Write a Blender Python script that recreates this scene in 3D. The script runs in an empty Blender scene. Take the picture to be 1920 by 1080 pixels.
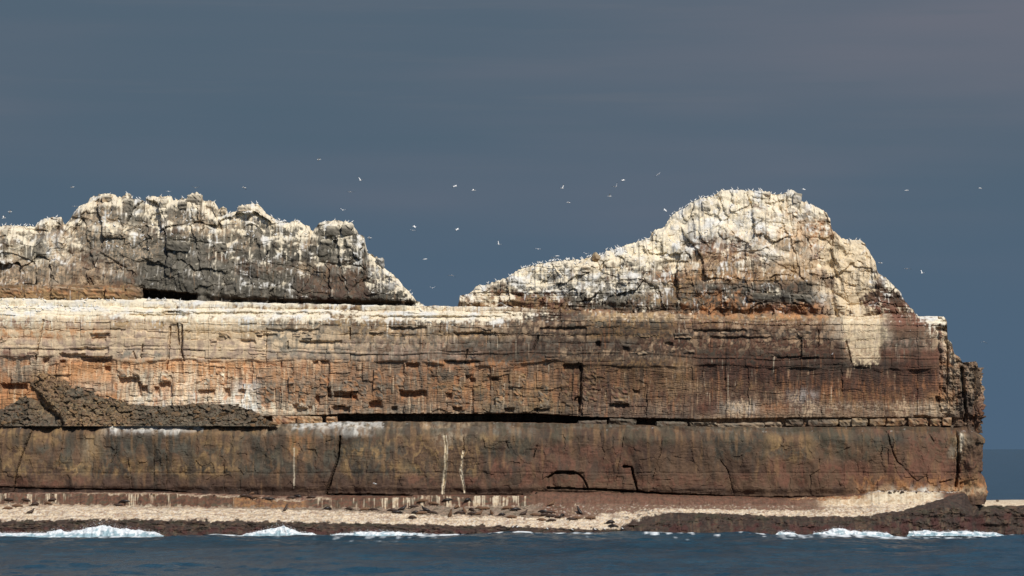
import bpy, bmesh, math, random
import numpy as np
from mathutils import Vector, Matrix
from mathutils.bvhtree import BVHTree

random.seed(7)
rng = np.random.default_rng(11)
scene = bpy.context.scene
C = scene.collection
R = math.radians

# ------------------------------------------------------------------ camera, sky, sun, exposure
H = 15.9            # eye height above the water (ship's deck)
DIST = 600.0        # metres to the cliff foot; there 10 photo pixels are one metre
HOR = 841.0         # horizon row in the photograph
cam_d = bpy.data.cameras.new("camera")
cam = bpy.data.objects.new("camera", cam_d); C.objects.link(cam)
cam.location = (0, -DIST, H); cam.rotation_euler = (R(90), 0, 0)
cam_d.sensor_width = 36; cam_d.lens = 36 * DIST / 192.0
cam_d.shift_y = (HOR - 540) / 1920.0
cam_d.clip_start = 1; cam_d.clip_end = 120000
scene.camera = cam

SUN_EL, SUN_AZ = 43.0, 30.0     # elevation; degrees to the right of straight behind the camera
sd = Vector((math.sin(R(SUN_AZ)) * math.cos(R(SUN_EL)), -math.cos(R(SUN_AZ)) * math.cos(R(SUN_EL)), math.sin(R(SUN_EL))))
sun_d = bpy.data.lights.new("sun", 'SUN'); sun_d.energy = 3.9; sun_d.angle = R(0.53); sun_d.color = (1.0, 0.95, 0.87)
sun = bpy.data.objects.new("sun", sun_d); C.objects.link(sun)
sun.rotation_euler = sd.to_track_quat('Z', 'Y').to_euler()

world = bpy.data.worlds.new("World"); scene.world = world; world.use_nodes = True
nt = world.node_tree; nt.nodes.clear()
def N(t, kind, **kw):
    n = t.nodes.new(kind)
    for k, v in kw.items(): setattr(n, k, v)
    return n
def math_node(t, op, a, b=None, clamp=False):
    n = N(t, 'ShaderNodeMath', operation=op, use_clamp=clamp)
    for i, v in enumerate((a, b)):
        if v is None: continue
        if isinstance(v, (int, float)): n.inputs[i].default_value = v
        else: t.links.new(v, n.inputs[i])
    return n.outputs[0]
def mix_col(t, fac, a, b, blend='MIX'):
    n = N(t, 'ShaderNodeMix', data_type='RGBA', blend_type=blend)
    for s, v in ((n.inputs[0], fac), (n.inputs[6], a), (n.inputs[7], b)):
        if isinstance(v, (int, float)): s.default_value = v
        elif isinstance(v, tuple): s.default_value = (*v, 1)
        else: t.links.new(v, s)
    return n.outputs[2]
def ramp(t, fac, lo, hi):
    n = N(t, 'ShaderNodeMapRange', interpolation_type='SMOOTHSTEP')
    t.links.new(fac, n.inputs[0]); n.inputs[1].default_value = lo; n.inputs[2].default_value = hi
    return n.outputs[0]
def noise_node(t, vec, scale, detail=4, rough=0.55, dist=0.0):
    n = N(t, 'ShaderNodeTexNoise'); n.inputs['Scale'].default_value = scale; n.inputs['Detail'].default_value = detail
    n.inputs['Roughness'].default_value = rough; n.inputs['Distortion'].default_value = dist
    t.links.new(vec, n.inputs['Vector']); return n.outputs[0]
def mapping(t, vec, sc, loc=(0, 0, 0)):
    n = N(t, 'ShaderNodeMapping'); n.inputs['Scale'].default_value = sc; n.inputs['Location'].default_value = loc
    t.links.new(vec, n.inputs['Vector']); return n.outputs[0]

sky = N(nt, 'ShaderNodeTexSky', sky_type='NISHITA'); sky.sun_disc = False
sky.sun_elevation = R(SUN_EL); sky.sun_rotation = math.atan2(sd.x, sd.y)
sky.air_density = 1.0; sky.dust_density = 0.6; sky.ozone_density = 2.0
tc = N(nt, 'ShaderNodeTexCoord'); sep = N(nt, 'ShaderNodeSeparateXYZ'); nt.links.new(tc.outputs['Generated'], sep.inputs[0])
el = sep.outputs[2]
bg_sky = mix_col(nt, 1.0, sky.outputs[0], (0.11, 0.11, 0.115), 'MULTIPLY')
# slate-coloured bank of rain cloud all round the horizon, with thin flat streaks in it
v1 = mapping(nt, tc.outputs['Generated'], (3.0, 3.0, 26.0), (3.1, 1.7, 0.2))
v2 = mapping(nt, tc.outputs['Generated'], (9.0, 9.0, 170.0), (0.4, 5.2, 0.0))
big = noise_node(nt, v1, 1.0, 3, 0.5); thin = noise_node(nt, v2, 1.0, 5, 0.6)
bank = mix_col(nt, ramp(nt, el, 0.0, 0.115), (0.074, 0.127, 0.196), (0.084, 0.127, 0.174))
bank = mix_col(nt, ramp(nt, math_node(nt, 'ADD', math_node(nt, 'MULTIPLY', big, 0.9), math_node(nt, 'MULTIPLY', el, 2.2)), 0.54, 1.12), bank, (0.176, 0.172, 0.208))
streak = math_node(nt, 'MULTIPLY', ramp(nt, thin, 0.52, 0.78), ramp(nt, el, 0.075, 0.105))
bank = mix_col(nt, math_node(nt, 'MULTIPLY', streak, 0.13), bank, (0.19, 0.185, 0.2))
dark_st = math_node(nt, 'MULTIPLY', ramp(nt, thin, 0.47, 0.28), ramp(nt, el, 0.06, 0.11))
bank = mix_col(nt, math_node(nt, 'MULTIPLY', dark_st, 0.18), bank, (0.075, 0.125, 0.165))
skycol = mix_col(nt, ramp(nt, el, 0.16, 0.6), bank, bg_sky)
bgn = N(nt, 'ShaderNodeBackground'); nt.links.new(skycol, bgn.inputs[0]); bgn.inputs[1].default_value = 1.0
wo = N(nt, 'ShaderNodeOutputWorld'); nt.links.new(bgn.outputs[0], wo.inputs[0])

vs = scene.view_settings
vs.view_transform = 'Standard'; vs.look = 'None'; vs.exposure = 0.0; vs.gamma = 1.0; vs.use_curve_mapping = False

# ------------------------------------------------------------------ numeric helpers
def hsh(ix, iy, seed=0):
    h = (ix.astype(np.int64) * 374761393 + iy.astype(np.int64) * 668265263 + seed * 1442695041) & 0xFFFFFFFF
    h = ((h ^ (h >> 13)) * 1274126177) & 0xFFFFFFFF
    h = ((h ^ (h >> 16)) * 2246822519) & 0xFFFFFFFF
    h = h ^ (h >> 15)
    return (h & 0xFFFFFF) / float(0x1000000)
def gnoise(x, y, seed=0):
    x = np.asarray(x, float); y = np.asarray(y, float)
    ix = np.floor(x); iy = np.floor(y); fx = x - ix; fy = y - iy
    u = fx * fx * fx * (fx * (fx * 6 - 15) + 10); v = fy * fy * fy * (fy * (fy * 6 - 15) + 10)
    def g(a, b, dx, dy):
        an = hsh(a, b, seed) * 6.2831853
        return np.cos(an) * dx + np.sin(an) * dy
    n00 = g(ix, iy, fx, fy); n10 = g(ix + 1, iy, fx - 1, fy); n01 = g(ix, iy + 1, fx, fy - 1); n11 = g(ix + 1, iy + 1, fx - 1, fy - 1)
    return ((n00 * (1 - u) + n10 * u) * (1 - v) + (n01 * (1 - u) + n11 * u) * v) * 1.5
def fbm(x, y, seed=0, octv=4, gain=0.5):
    t = 0; a = 1.0; s = 0
    for o in range(octv):
        t = t + a * gnoise(x * 2 ** o + o * 17.3, y * 2 ** o - o * 9.1, seed + o * 31); s += a; a *= gain
    return t / s * 1.35
def sstep(a, b, x):
    t = np.clip((x - a) / (b - a), 0, 1); return t * t * (3 - 2 * t)
def facets(x, y, cx, cy, seed, tilt=0.5):
    """angular fractured blocks: per cell an own step and an own tilt; also distance to the joints"""
    gx = x / cx; gy = y / cy; ix = np.floor(gx); iy = np.floor(gy)
    f1 = np.full(gx.shape, 9.0); f2 = np.full(gx.shape, 9.0); val = np.zeros(gx.shape); rid = np.zeros(gx.shape)
    for dx in (-1, 0, 1):
        for dy in (-1, 0, 1):
            a = ix + dx; b = iy + dy
            px_ = a + 0.1 + 0.8 * hsh(a, b, seed); py_ = b + 0.1 + 0.8 * hsh(a, b, seed + 1)
            ex = gx - px_; ey = gy - py_
            d = np.maximum(np.abs(ex), np.abs(ey)) * 0.6 + np.sqrt(ex * ex + ey * ey) * 0.4
            h = hsh(a, b, seed + 2) - 0.5 + ((hsh(a, b, seed + 3) - 0.5) * ex + (hsh(a, b, seed + 4) - 0.5) * ey) * 2 * tilt
            near = d < f1
            f2 = np.where(near, f1, np.minimum(f2, d)); val = np.where(near, h, val); rid = np.where(near, hsh(a, b, seed + 5), rid)
            f1 = np.where(near, d, f1)
    return val, f2 - f1, rid
def masonry(x, z, cw, rh, seed):
    """upright joint-bounded columns, each broken into its own courses"""
    cx = x / cw + 0.9 * gnoise(x / (cw * 2.3), z * 0 + 2.2, seed) + 0.12 * gnoise(x / cw, z / (rh * 3), seed + 1); c = np.floor(cx); fx = cx - c
    hc = hsh(c, c * 0, seed + 2)
    rz = z / (rh * (0.55 + 1.3 * hc)) + 9 * hsh(c, c * 0, seed + 3) + 0.2 * gnoise(x / cw, z / rh / 3, seed + 4); r = np.floor(rz); fz = rz - r
    return hsh(c, r, seed + 5), hc, np.minimum(fx, 1 - fx) * cw, np.minimum(fz, 1 - fz) * rh
def poly_dist(px, py, pts):
    d = np.full(px.shape, 1e9); tt = np.zeros(px.shape)
    n = len(pts) - 1
    for i in range(n):
        (x0, y0), (x1, y1) = pts[i], pts[i + 1]
        ux, uy = x1 - x0, y1 - y0; L = ux * ux + uy * uy + 1e-9
        t = np.clip(((px - x0) * ux + (py - y0) * uy) / L, 0, 1)
        dd = np.hypot(px - x0 - t * ux, py - y0 - t * uy)
        m = dd < d; d = np.where(m, dd, d); tt = np.where(m, (i + t) / n, tt)
    return d, tt
def in_poly(px, py, pts):
    ins = np.zeros(px.shape, bool); n = len(pts)
    for i in range(n):
        (x0, y0), (x1, y1) = pts[i], pts[(i + 1) % n]
        if y0 == y1: continue
        ins ^= ((py >= min(y0, y1)) & (py < max(y0, y1))) & (px < x0 + (py - y0) * (x1 - x0) / (y1 - y0))
    return ins.astype(float)
PALE_SCAR = [(1530, 440), (1640, 450), (1648, 500), (1628, 545), (1612, 572), (1655, 590), (1662, 620), (1652, 640), (1650, 668), (1640, 685), (1602, 684), (1594, 655), (1582, 634), (1578, 604), (1560, 570), (1556, 520)]
def lin(c):
    c = np.asarray(c, float) / 255.0
    return np.where(c <= 0.04045, c / 12.92, ((c + 0.055) / 1.055) ** 2.4)
def interp(x, pairs):
    p = np.array(pairs, float); return np.interp(x, p[:, 0], p[:, 1])
def wpos(px, py, Y):
    s = (DIST + Y) / DIST
    return Vector(((px - 960) / 10 * s, Y, H + (HOR - py) / 10 * s))

PAL = {k: lin(v) for k, v in {
    'c': (227, 214, 187), 'w': (216, 213, 204), 't': (194, 169, 137), 'g': (122, 115, 102), 'd': (90, 86, 75), 'k': (64, 60, 53),
    'b': (108, 85, 67), 'r': (120, 83, 67), 'o': (178, 128, 86), 'y': (158, 129, 90), 'n': (82, 64, 54), 'p': (156, 132, 114),
    'a': (58, 48, 43), 'e': (92, 85, 70)}.items()}
def lut_of(code, n=16):
    cols = np.array([PAL[c] for c in code])
    if len(cols) == 1: return np.repeat(cols, n, 0)
    q = (np.arange(n) + 0.5) / n * len(cols) - 0.5
    q = np.clip(q, 0, len(cols) - 1); i = np.minimum(q.astype(int), len(cols) - 2); f = sstep(0.25, 0.75, q - i)[:, None]
    return cols[i] * (1 - f) + cols[i + 1] * f
class ColourMap:
    """rock colours with some light and shade in them, read off by eye row by row: 'end:codes' runs of palette mixtures"""
    def __init__(self, rows, soft=5):
        W = 700                                                   # columns of 4 px from -400
        self.rows_py = np.array([r[0] for r in rows], float); G = np.zeros((len(rows), W, 16, 3))
        for k, (py, txt) in enumerate(rows):
            x = 0
            for run in txt.split():
                e, code = run.split(':'); e = int((float(e) + 400) / 4); G[k, x:e] = lut_of(code)[None]; x = e
            G[k, x:] = G[k, x - 1]
        ker = np.exp(-0.5 * (np.arange(-soft, soft + 1) / (soft * 0.45)) ** 2); ker /= ker.sum(); P = np.pad(G, ((0, 0), (soft, soft), (0, 0), (0, 0)), mode='edge')
        self.G = sum(ker[i] * P[:, i:i + W] for i in range(2 * soft + 1))
    def sample(self, px, py, u):
        f = np.interp(py, self.rows_py, np.arange(len(self.rows_py))); r = np.clip(np.floor(f).astype(int), 0, len(self.rows_py) - 2); t = sstep(0.1, 0.9, f - r)[..., None]
        c = np.clip(((px + 400) / 4).astype(int), 0, self.G.shape[1] - 1); k = np.clip((u * 16).astype(int), 0, 15)
        return self.G[r, c, k] * (1 - t) + self.G[r + 1, c, k] * t
    def paint(self, px, py, wx, wy, fx, fy, seed):
        out = 0
        for k, wgt in ((0, 0.58), (1, 0.28), (2, 0.14)):
            m = 2.3 ** k
            ax = px + wx * fbm(px / 34, py / 34, seed + 50 + k, 4); ay = py + wy * fbm(px / 30, py / 40, seed + 70 + k, 4) * (1.2 - 0.2 * k)
            u = 0.5 + 0.5 * np.tanh(3.2 * fbm(px * fx * m, py * fy * m, seed + 90 + 7 * k, 4))
            out = out + wgt * self.sample(ax, ay, u)
        return out

# ------------------------------------------------------------------ object helpers
def tag(o, label=None, cat=None, group=None, kind=None):
    if label: o["label"] = label
    if cat: o["category"] = cat
    if group: o["group"] = group
    if kind: o["kind"] = kind
    return o
def mesh_obj(name, me, mat=None, parent=None):
    o = bpy.data.objects.new(name, me); C.objects.link(o)
    if mat is not None and not me.materials: me.materials.append(mat)
    o.parent = parent
    return o
def grid_mesh(name, X, Y, Z, col=None, attrs=None, smooth=False):
    Rr, Cc = X.shape
    me = bpy.data.meshes.new(name)
    co = np.stack([X, Y, Z], -1).reshape(-1, 3).astype(np.float32)
    i = np.arange(Rr * Cc).reshape(Rr, Cc)
    q = np.stack([i[:-1, :-1], i[:-1, 1:], i[1:, 1:], i[1:, :-1]], -1).reshape(-1, 4)
    me.vertices.add(len(co)); me.vertices.foreach_set("co", co.ravel())
    me.loops.add(q.size); me.loops.foreach_set("vertex_index", q.ravel().astype(np.int32))
    me.polygons.add(len(q)); me.polygons.foreach_set("loop_start", (np.arange(len(q)) * 4).astype(np.int32))
    me.update(calc_edges=True)
    me.polygons.foreach_set("use_smooth", np.full(len(q), smooth, bool))
    if col is not None:
        a = me.color_attributes.new("Col", 'FLOAT_COLOR', 'POINT')
        rgba = np.ones((len(co), 4), np.float32); rgba[:, :3] = np.clip(col.reshape(-1, 3), 0.004, 0.86)
        a.data.foreach_set("color", rgba.ravel())
    for k, v in (attrs or {}).items():
        a = me.attributes.new(k, 'FLOAT', 'POINT'); a.data.foreach_set("value", v.ravel().astype(np.float32))
    return me
def bvh_of(me):
    n = len(me.vertices); co = np.empty(n * 3, np.float32); me.vertices.foreach_get("co", co)
    li = np.empty(len(me.loops), np.int32); me.loops.foreach_get("vertex_index", li)
    return BVHTree.FromPolygons(co.reshape(-1, 3).tolist(), li.reshape(-1, 4).tolist())
def normals_z(X, Y, Z):
    P = np.stack([X, Y, Z], -1)
    a = np.gradient(P, axis=1); b = np.gradient(P, axis=0)
    n = np.cross(a, b); n /= np.linalg.norm(n, axis=-1, keepdims=True) + 1e-9
    return n
def drips(src, decay):
    """what collects on ledges runs down the face below (rows run upward)"""
    acc = np.zeros_like(src); cur = np.zeros(src.shape[1])
    for r in range(src.shape[0] - 1, -1, -1):
        cur = np.maximum(src[r], cur * decay[r]); acc[r] = cur
    return acc

# ------------------------------------------------------------------ materials
def base_mat(name):
    m = bpy.data.materials.new(name); m.use_nodes = True
    t = m.node_tree; b = t.nodes["Principled BSDF"]
    return m, t, b
def rock_mat(name, rough=0.9, rough_dark=None, bump=0.5):
    m, t, b = base_mat(name)
    at = N(t, 'ShaderNodeAttribute', attribute_name="Col"); g = N(t, 'ShaderNodeNewGeometry')
    n1 = noise_node(t, g.outputs['Position'], 2.1, 6, 0.65); n2 = noise_node(t, mapping(t, g.outputs['Position'], (1, 1, 2.6)), 0.55, 5, 0.6)
    k = math_node(t, 'ADD', math_node(t, 'MULTIPLY', n1, 0.75), math_node(t, 'MULTIPLY', n2, 0.55))
    k = math_node(t, 'ADD', k, 0.35)
    cc = N(t, 'ShaderNodeCombineXYZ')
    for i in range(3): t.links.new(k, cc.inputs[i])
    col = mix_col(t, 1.0, at.outputs[0], cc.outputs[0], 'MULTIPLY')
    t.links.new(col, b.inputs['Base Color'])
    b.inputs['Roughness'].default_value = rough; b.inputs['Specular IOR Level'].default_value = 0.25
    bp = N(t, 'ShaderNodeBump'); bp.inputs['Strength'].default_value = bump; bp.inputs['Distance'].default_value = 0.16
    t.links.new(n1, bp.inputs['Height']); t.links.new(bp.outputs[0], b.inputs['Normal'])
    return m
M_rock = rock_mat("cliff_rock"); M_shelf = rock_mat("shelf_rock", 0.78)
def stone_mat(name, a, c, guano=0.0):
    m, t, b = base_mat(name); g = N(t, 'ShaderNodeNewGeometry'); oi = N(t, 'ShaderNodeObjectInfo')
    n1 = noise_node(t, g.outputs['Position'], 0.9, 6, 0.65, 0.4); n2 = noise_node(t, g.outputs['Position'], 4.0, 4, 0.6)
    f = math_node(t, 'ADD', ramp(t, n1, 0.35, 0.65), math_node(t, 'MULTIPLY', math_node(t, 'SUBTRACT', oi.outputs['Random'], 0.5), 1.1), True)
    col = mix_col(t, f, tuple(lin(a)), tuple(lin(c)))
    col = mix_col(t, math_node(t, 'MULTIPLY', n2, 0.55), col, tuple(lin(a) * 0.45))
    if guano:
        sp = N(t, 'ShaderNodeSeparateXYZ'); t.links.new(g.outputs['Normal'], sp.inputs[0])
        gf = math_node(t, 'MULTIPLY', ramp(t, math_node(t, 'ADD', sp.outputs[2], math_node(t, 'MULTIPLY', n1, 0.6)), 0.55, 0.9), guano)
        col = mix_col(t, gf, col, tuple(lin((236, 219, 184))))
    t.links.new(col, b.inputs['Base Color']); b.inputs['Roughness'].default_value = 0.92; b.inputs['Specular IOR Level'].default_value = 0.2
    bp = N(t, 'ShaderNodeBump'); bp.inputs['Strength'].default_value = 0.6; bp.inputs['Distance'].default_value = 0.12
    t.links.new(n2, bp.inputs['Height']); t.links.new(bp.outputs[0], b.inputs['Normal'])
    return m
M_block = {'grey': stone_mat("block_grey", (128, 116, 96), (150, 112, 74)), 'rust': stone_mat("block_rust", (186, 112, 58), (140, 118, 92)),
           'tan': stone_mat("block_tan", (180, 150, 108), (140, 112, 80)), 'dark': stone_mat("block_dark", (88, 74, 60), (122, 92, 66)),
           'slab': stone_mat("block_slab", (168, 142, 106), (112, 90, 70), 0.3), 'crag': stone_mat("block_crag", (122, 112, 96), (96, 88, 74), 0.9),
           'scree': stone_mat("scree_stone", (100, 87, 70), (132, 104, 74)), 'wet': stone_mat("wet_stone", (62, 52, 46), (92, 72, 58))}
def plain(name, rgb, rough=0.7, spec=0.3):
    m, t, b = base_mat(name); b.inputs['Base Color'].default_value = (*lin(rgb), 1)
    b.inputs['Roughness'].default_value = rough; b.inputs['Specular IOR Level'].default_value = spec
    g = N(t, 'ShaderNodeNewGeometry'); n1 = noise_node(t, g.outputs['Position'], 9.0, 3)
    col = mix_col(t, math_node(t, 'MULTIPLY', n1, 0.35), tuple(lin(rgb)), tuple(lin(rgb) * 0.6)); t.links.new(col, b.inputs['Base Color'])
    return m
M_white = plain("white_plumage", (244, 243, 238)); M_black = plain("black_feathers", (34, 31, 30)); M_straw = plain("straw_head", (226, 196, 128))
M_bill = plain("grey_bill", (150, 155, 160)); M_seal = plain("seal_fur", (66, 50, 40), 0.55); M_seal2 = plain("seal_fur_pale", (112, 84, 62), 0.7); M_seal3 = plain("seal_fur_wet", (44, 37, 34), 0.4)

# ------------------------------------------------------------------ the silhouettes (photo rows at each column)
LEFT_TOP = [(-300, 440), (-150, 428), (-60, 420), (0, 425), (32, 424), (67, 426), (70, 417), (82, 410), (100, 407), (115, 407), (120, 419), (123, 422), (128, 414), (136, 402), (142, 391), (150, 384),
    (162, 379), (166, 369), (186, 361), (207, 362), (225, 369), (236, 360), (241, 362), (244, 371), (260, 372), (267, 374), (272, 367), (292, 366), (319, 366), (322, 374), (337, 371), (349, 371), (351, 366), (362, 359),
    (375, 362), (379, 374), (400, 376), (407, 387), (410, 392), (417, 386), (424, 392), (426, 400), (442, 395), (446, 385), (470, 381), (482, 381), (491, 390), (500, 401), (520, 412), (540, 417), (552, 412), (562, 415), (570, 421),
    (579, 422), (582, 431), (587, 432), (592, 425), (602, 415), (630, 411), (661, 417), (665, 429), (674, 440), (683, 442), (686, 462), (690, 475), (705, 481), (715, 490), (721, 505), (730, 510), (745, 522), (757, 537), (770, 551), (782, 565), (795, 574), (806, 590)]
RIGHT_TOP = [(850, 592), (860, 572), (863, 557), (882, 552), (897, 536), (910, 537), (930, 529), (952, 522), (967, 510), (990, 501), (1020, 494), (1060, 489), (1085, 487), (1108, 482), (1112, 483), (1129, 477),
    (1137, 471), (1160, 464), (1180, 457), (1202, 450), (1220, 444), (1223, 435), (1230, 429), (1247, 424), (1254, 412), (1260, 402), (1270, 394), (1290, 384), (1300, 375), (1317, 367), (1340, 363), (1350, 356), (1357, 351), (1375, 350),
    (1400, 351), (1435, 352), (1447, 355), (1460, 360), (1475, 358), (1485, 352), (1492, 348), (1503, 357), (1507, 372), (1520, 375), (1540, 385), (1555, 395), (1561, 407), (1563, 427), (1570, 432), (1577, 442), (1595, 447),
    (1617, 447), (1625, 455), (1635, 475), (1642, 490), (1646, 512), (1660, 520), (1670, 530), (1685, 545), (1690, 557), (1702, 572), (1711, 582), (1724, 600)]
MID_TOP = [(-300, 548), (0, 556), (270, 558), (450, 566), (800, 573), (870, 573), (1040, 578), (1280, 588), (1560, 590), (1700, 588), (1712, 586), (1724, 592), (1772, 593), (1776, 603), (1777, 636), (1785, 645),
    (1789, 664), (1799, 670), (1804, 679), (1808, 680), (1813, 678), (1838, 678), (1846, 688), (1850, 697), (1870, 690), (2400, 670)]
GAP_TOP = [(-300, 775), (0, 776), (480, 782), (520, 780), (620, 778), (640, 776), (900, 776), (1000, 775), (1100, 782), (1300, 786), (1500, 783), (1780, 783), (2400, 783)]
GAP_BOT = [(-300, 797), (0, 797), (480, 795), (640, 789), (900, 790), (1140, 794), (1300, 798), (1480, 799), (1780, 798), (2400, 798)]
SP = 1.5

def wrap(u, e, uc, rad, s):
    """plan outline: straight front, rounded corner at the seaward end, then the side running back; e = metres outward"""
    d = np.maximum(u - uc, 0) / 10.0
    th = np.minimum(d / rad, math.pi / 2); rest = np.maximum(d - rad * math.pi / 2, 0)
    bx = (np.minimum(u, uc) - 960) / 10.0 + rad * np.sin(th); by = rad * (1 - np.cos(th)) + rest
    nx = np.sin(th); ny = -np.cos(th)
    return (bx + nx * e) * s, by + ny * e

# ------------------------------------------------------------------ lower cliff: one massive bed
LOW_CRACKS = [
    ([(42, 797), (60, 806), (46, 840), (31, 888), (22, 932)], 2.6, 0.9), ([(119, 803), (113, 850), (107, 882)], 2, 0.4),
    ([(637, 819), (634, 855), (623, 891), (610, 926)], 4.5, 1.7), ([(832, 808), (836, 850), (833, 891), (830, 926)], 4.5, 0.8),
    ([(869, 814), (869, 841), (862, 883), (866, 899), (871, 923)], 3.2, 0.7), ([(1170, 876), (1184, 876), (1188, 897), (1195, 918)], 5, 2.0),
    ([(1028, 896), (1043, 884), (1074, 884), (1084, 888), (1094, 898), (1102, 915)], 3.6, 1.3), ([(1042, 886), (1076, 887)], 6.5, 1.8),
    ([(1027, 915), (1102, 917), (1193, 922), (1235, 926), (1340, 930), (1440, 934), (1620, 931)], 4.2, 2.2),
    ([(-300, 914), (0, 913), (92, 916), (167, 917), (305, 919), (355, 925)], 2.4, 1.2), ([(610, 927), (690, 927), (775, 930), (900, 929), (980, 928)], 3.2, 1.6),
    ([(219, 806), (217, 850), (205, 872)], 1.6, 0.4), ([(239, 858), (247, 919)], 1.8, 0.5), ([(289, 835), (287, 919)], 1.7, 0.5), ([(312, 802), (312, 919)], 1.5, 0.4),
    ([(419, 855), (421, 925)], 1.8, 0.5), ([(1127, 802), (1125, 835)], 2, 0.5), ([(1170, 805), (1167, 835), (1152, 913)], 1.6, 0.4), ([(1243, 808), (1238, 850), (1218, 913)], 1.6, 0.35),
    ([(1006, 833), (1000, 860)], 3, 0.7), ([(949, 827), (953, 843)], 2.4, 0.5), ([(1350, 862), (1365, 883), (1375, 924)], 2.6, 0.7),
    ([(1653, 801), (1665, 811), (1672, 844), (1682, 866), (1692, 874)], 3.4, 0.9), ([(1692, 874), (1706, 891), (1719, 902), (1742, 891), (1746, 858)], 2.2, 0.5),
    ([(1740, 806), (1753, 831)], 2.8, 0.6), ([(1536, 860), (1536, 877)], 2, 0.4), ([(1519, 919), (1519, 891), (1536, 880)], 1.8, 0.35), ([(1594, 838), (1567, 852)], 2.8, 0.5),
    ([(1787, 796), (1795, 813), (1798, 856), (1797, 885), (1792, 911)], 7, 2.3), ([(1760, 905), (1785, 900)], 3.5, 0.8), ([(1200, 887), (1222, 886)], 2.2, 0.5), ([(1230, 901), (1262, 899)], 2, 0.4),
    ([(890, 872), (912, 868)], 2, 0.4), ([(1260, 855), (1310, 868)], 1.6, 0.3), ([(600, 831), (632, 822)], 1.8, 0.35), ([(548, 830), (560, 832), (568, 850)], 1.8, 0.3), ([(752, 830), (755, 842)], 4, 0.5)]
LOW_MAP = ColourMap([
    (798, "200:nb 370:wwc 500:bn 540:bt 610:gtw 700:twg 900:gbt 1300:bge 1500:gbe 1800:be 2400:bn"),
    (806, "200:bny 280:bnw 340:wdb 480:ybd 540:btd 600:ebg 700:wbg 900:bge 1000:gbe 1300:nbe 1500:bge 1640:be 1800:ber 2400:bn"),
    (822, "30:yb 50:kd 110:yb 160:bd 185:yt 250:dkb 330:kdb 370:dkb 450:byb 480:db 540:dkb 580:yob 640:kdb 720:bdk 820:byb 850:cb 905:ebt 940:ybe 1000:ekdb 1160:nbe 1320:bne 1440:kbed 1520:yb 1600:bde 1660:ekbd 1700:kd 1790:bre 1810:cy 2400:be"),
    (845, "60:ynb 160:bbd 185:yt 250:kdb 330:kdb 370:dkb 450:ybdb 480:dkb 540:ekb 580:yobd 640:kdeb 720:beyd 760:kdbn 900:bnyb 1000:ekdbn 1200:bnr 1320:bn 1440:kdbb 1520:ybdb 1660:bbe 1790:brb 1806:cyn 2400:bnb"),
    (880, "160:nbye 330:nkdby 450:kyb 540:dkb 640:kdnb 760:kdnby 900:bnye 1020:bnr 1200:brn 1440:bbn 1660:bbr 1790:brr 2400:brn"),
    (905, "160:nbr 540:nnb 760:nnb 1000:bnr 1300:brb 1600:bbr 1660:bor 1800:orb 1850:oby 2400:on"),
    (920, "540:nna 1000:nbn 1600:bn 1680:rot 1760:tow 2400:otb"),
    (938, "1000:na 1500:bn 2400:nb")])
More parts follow.
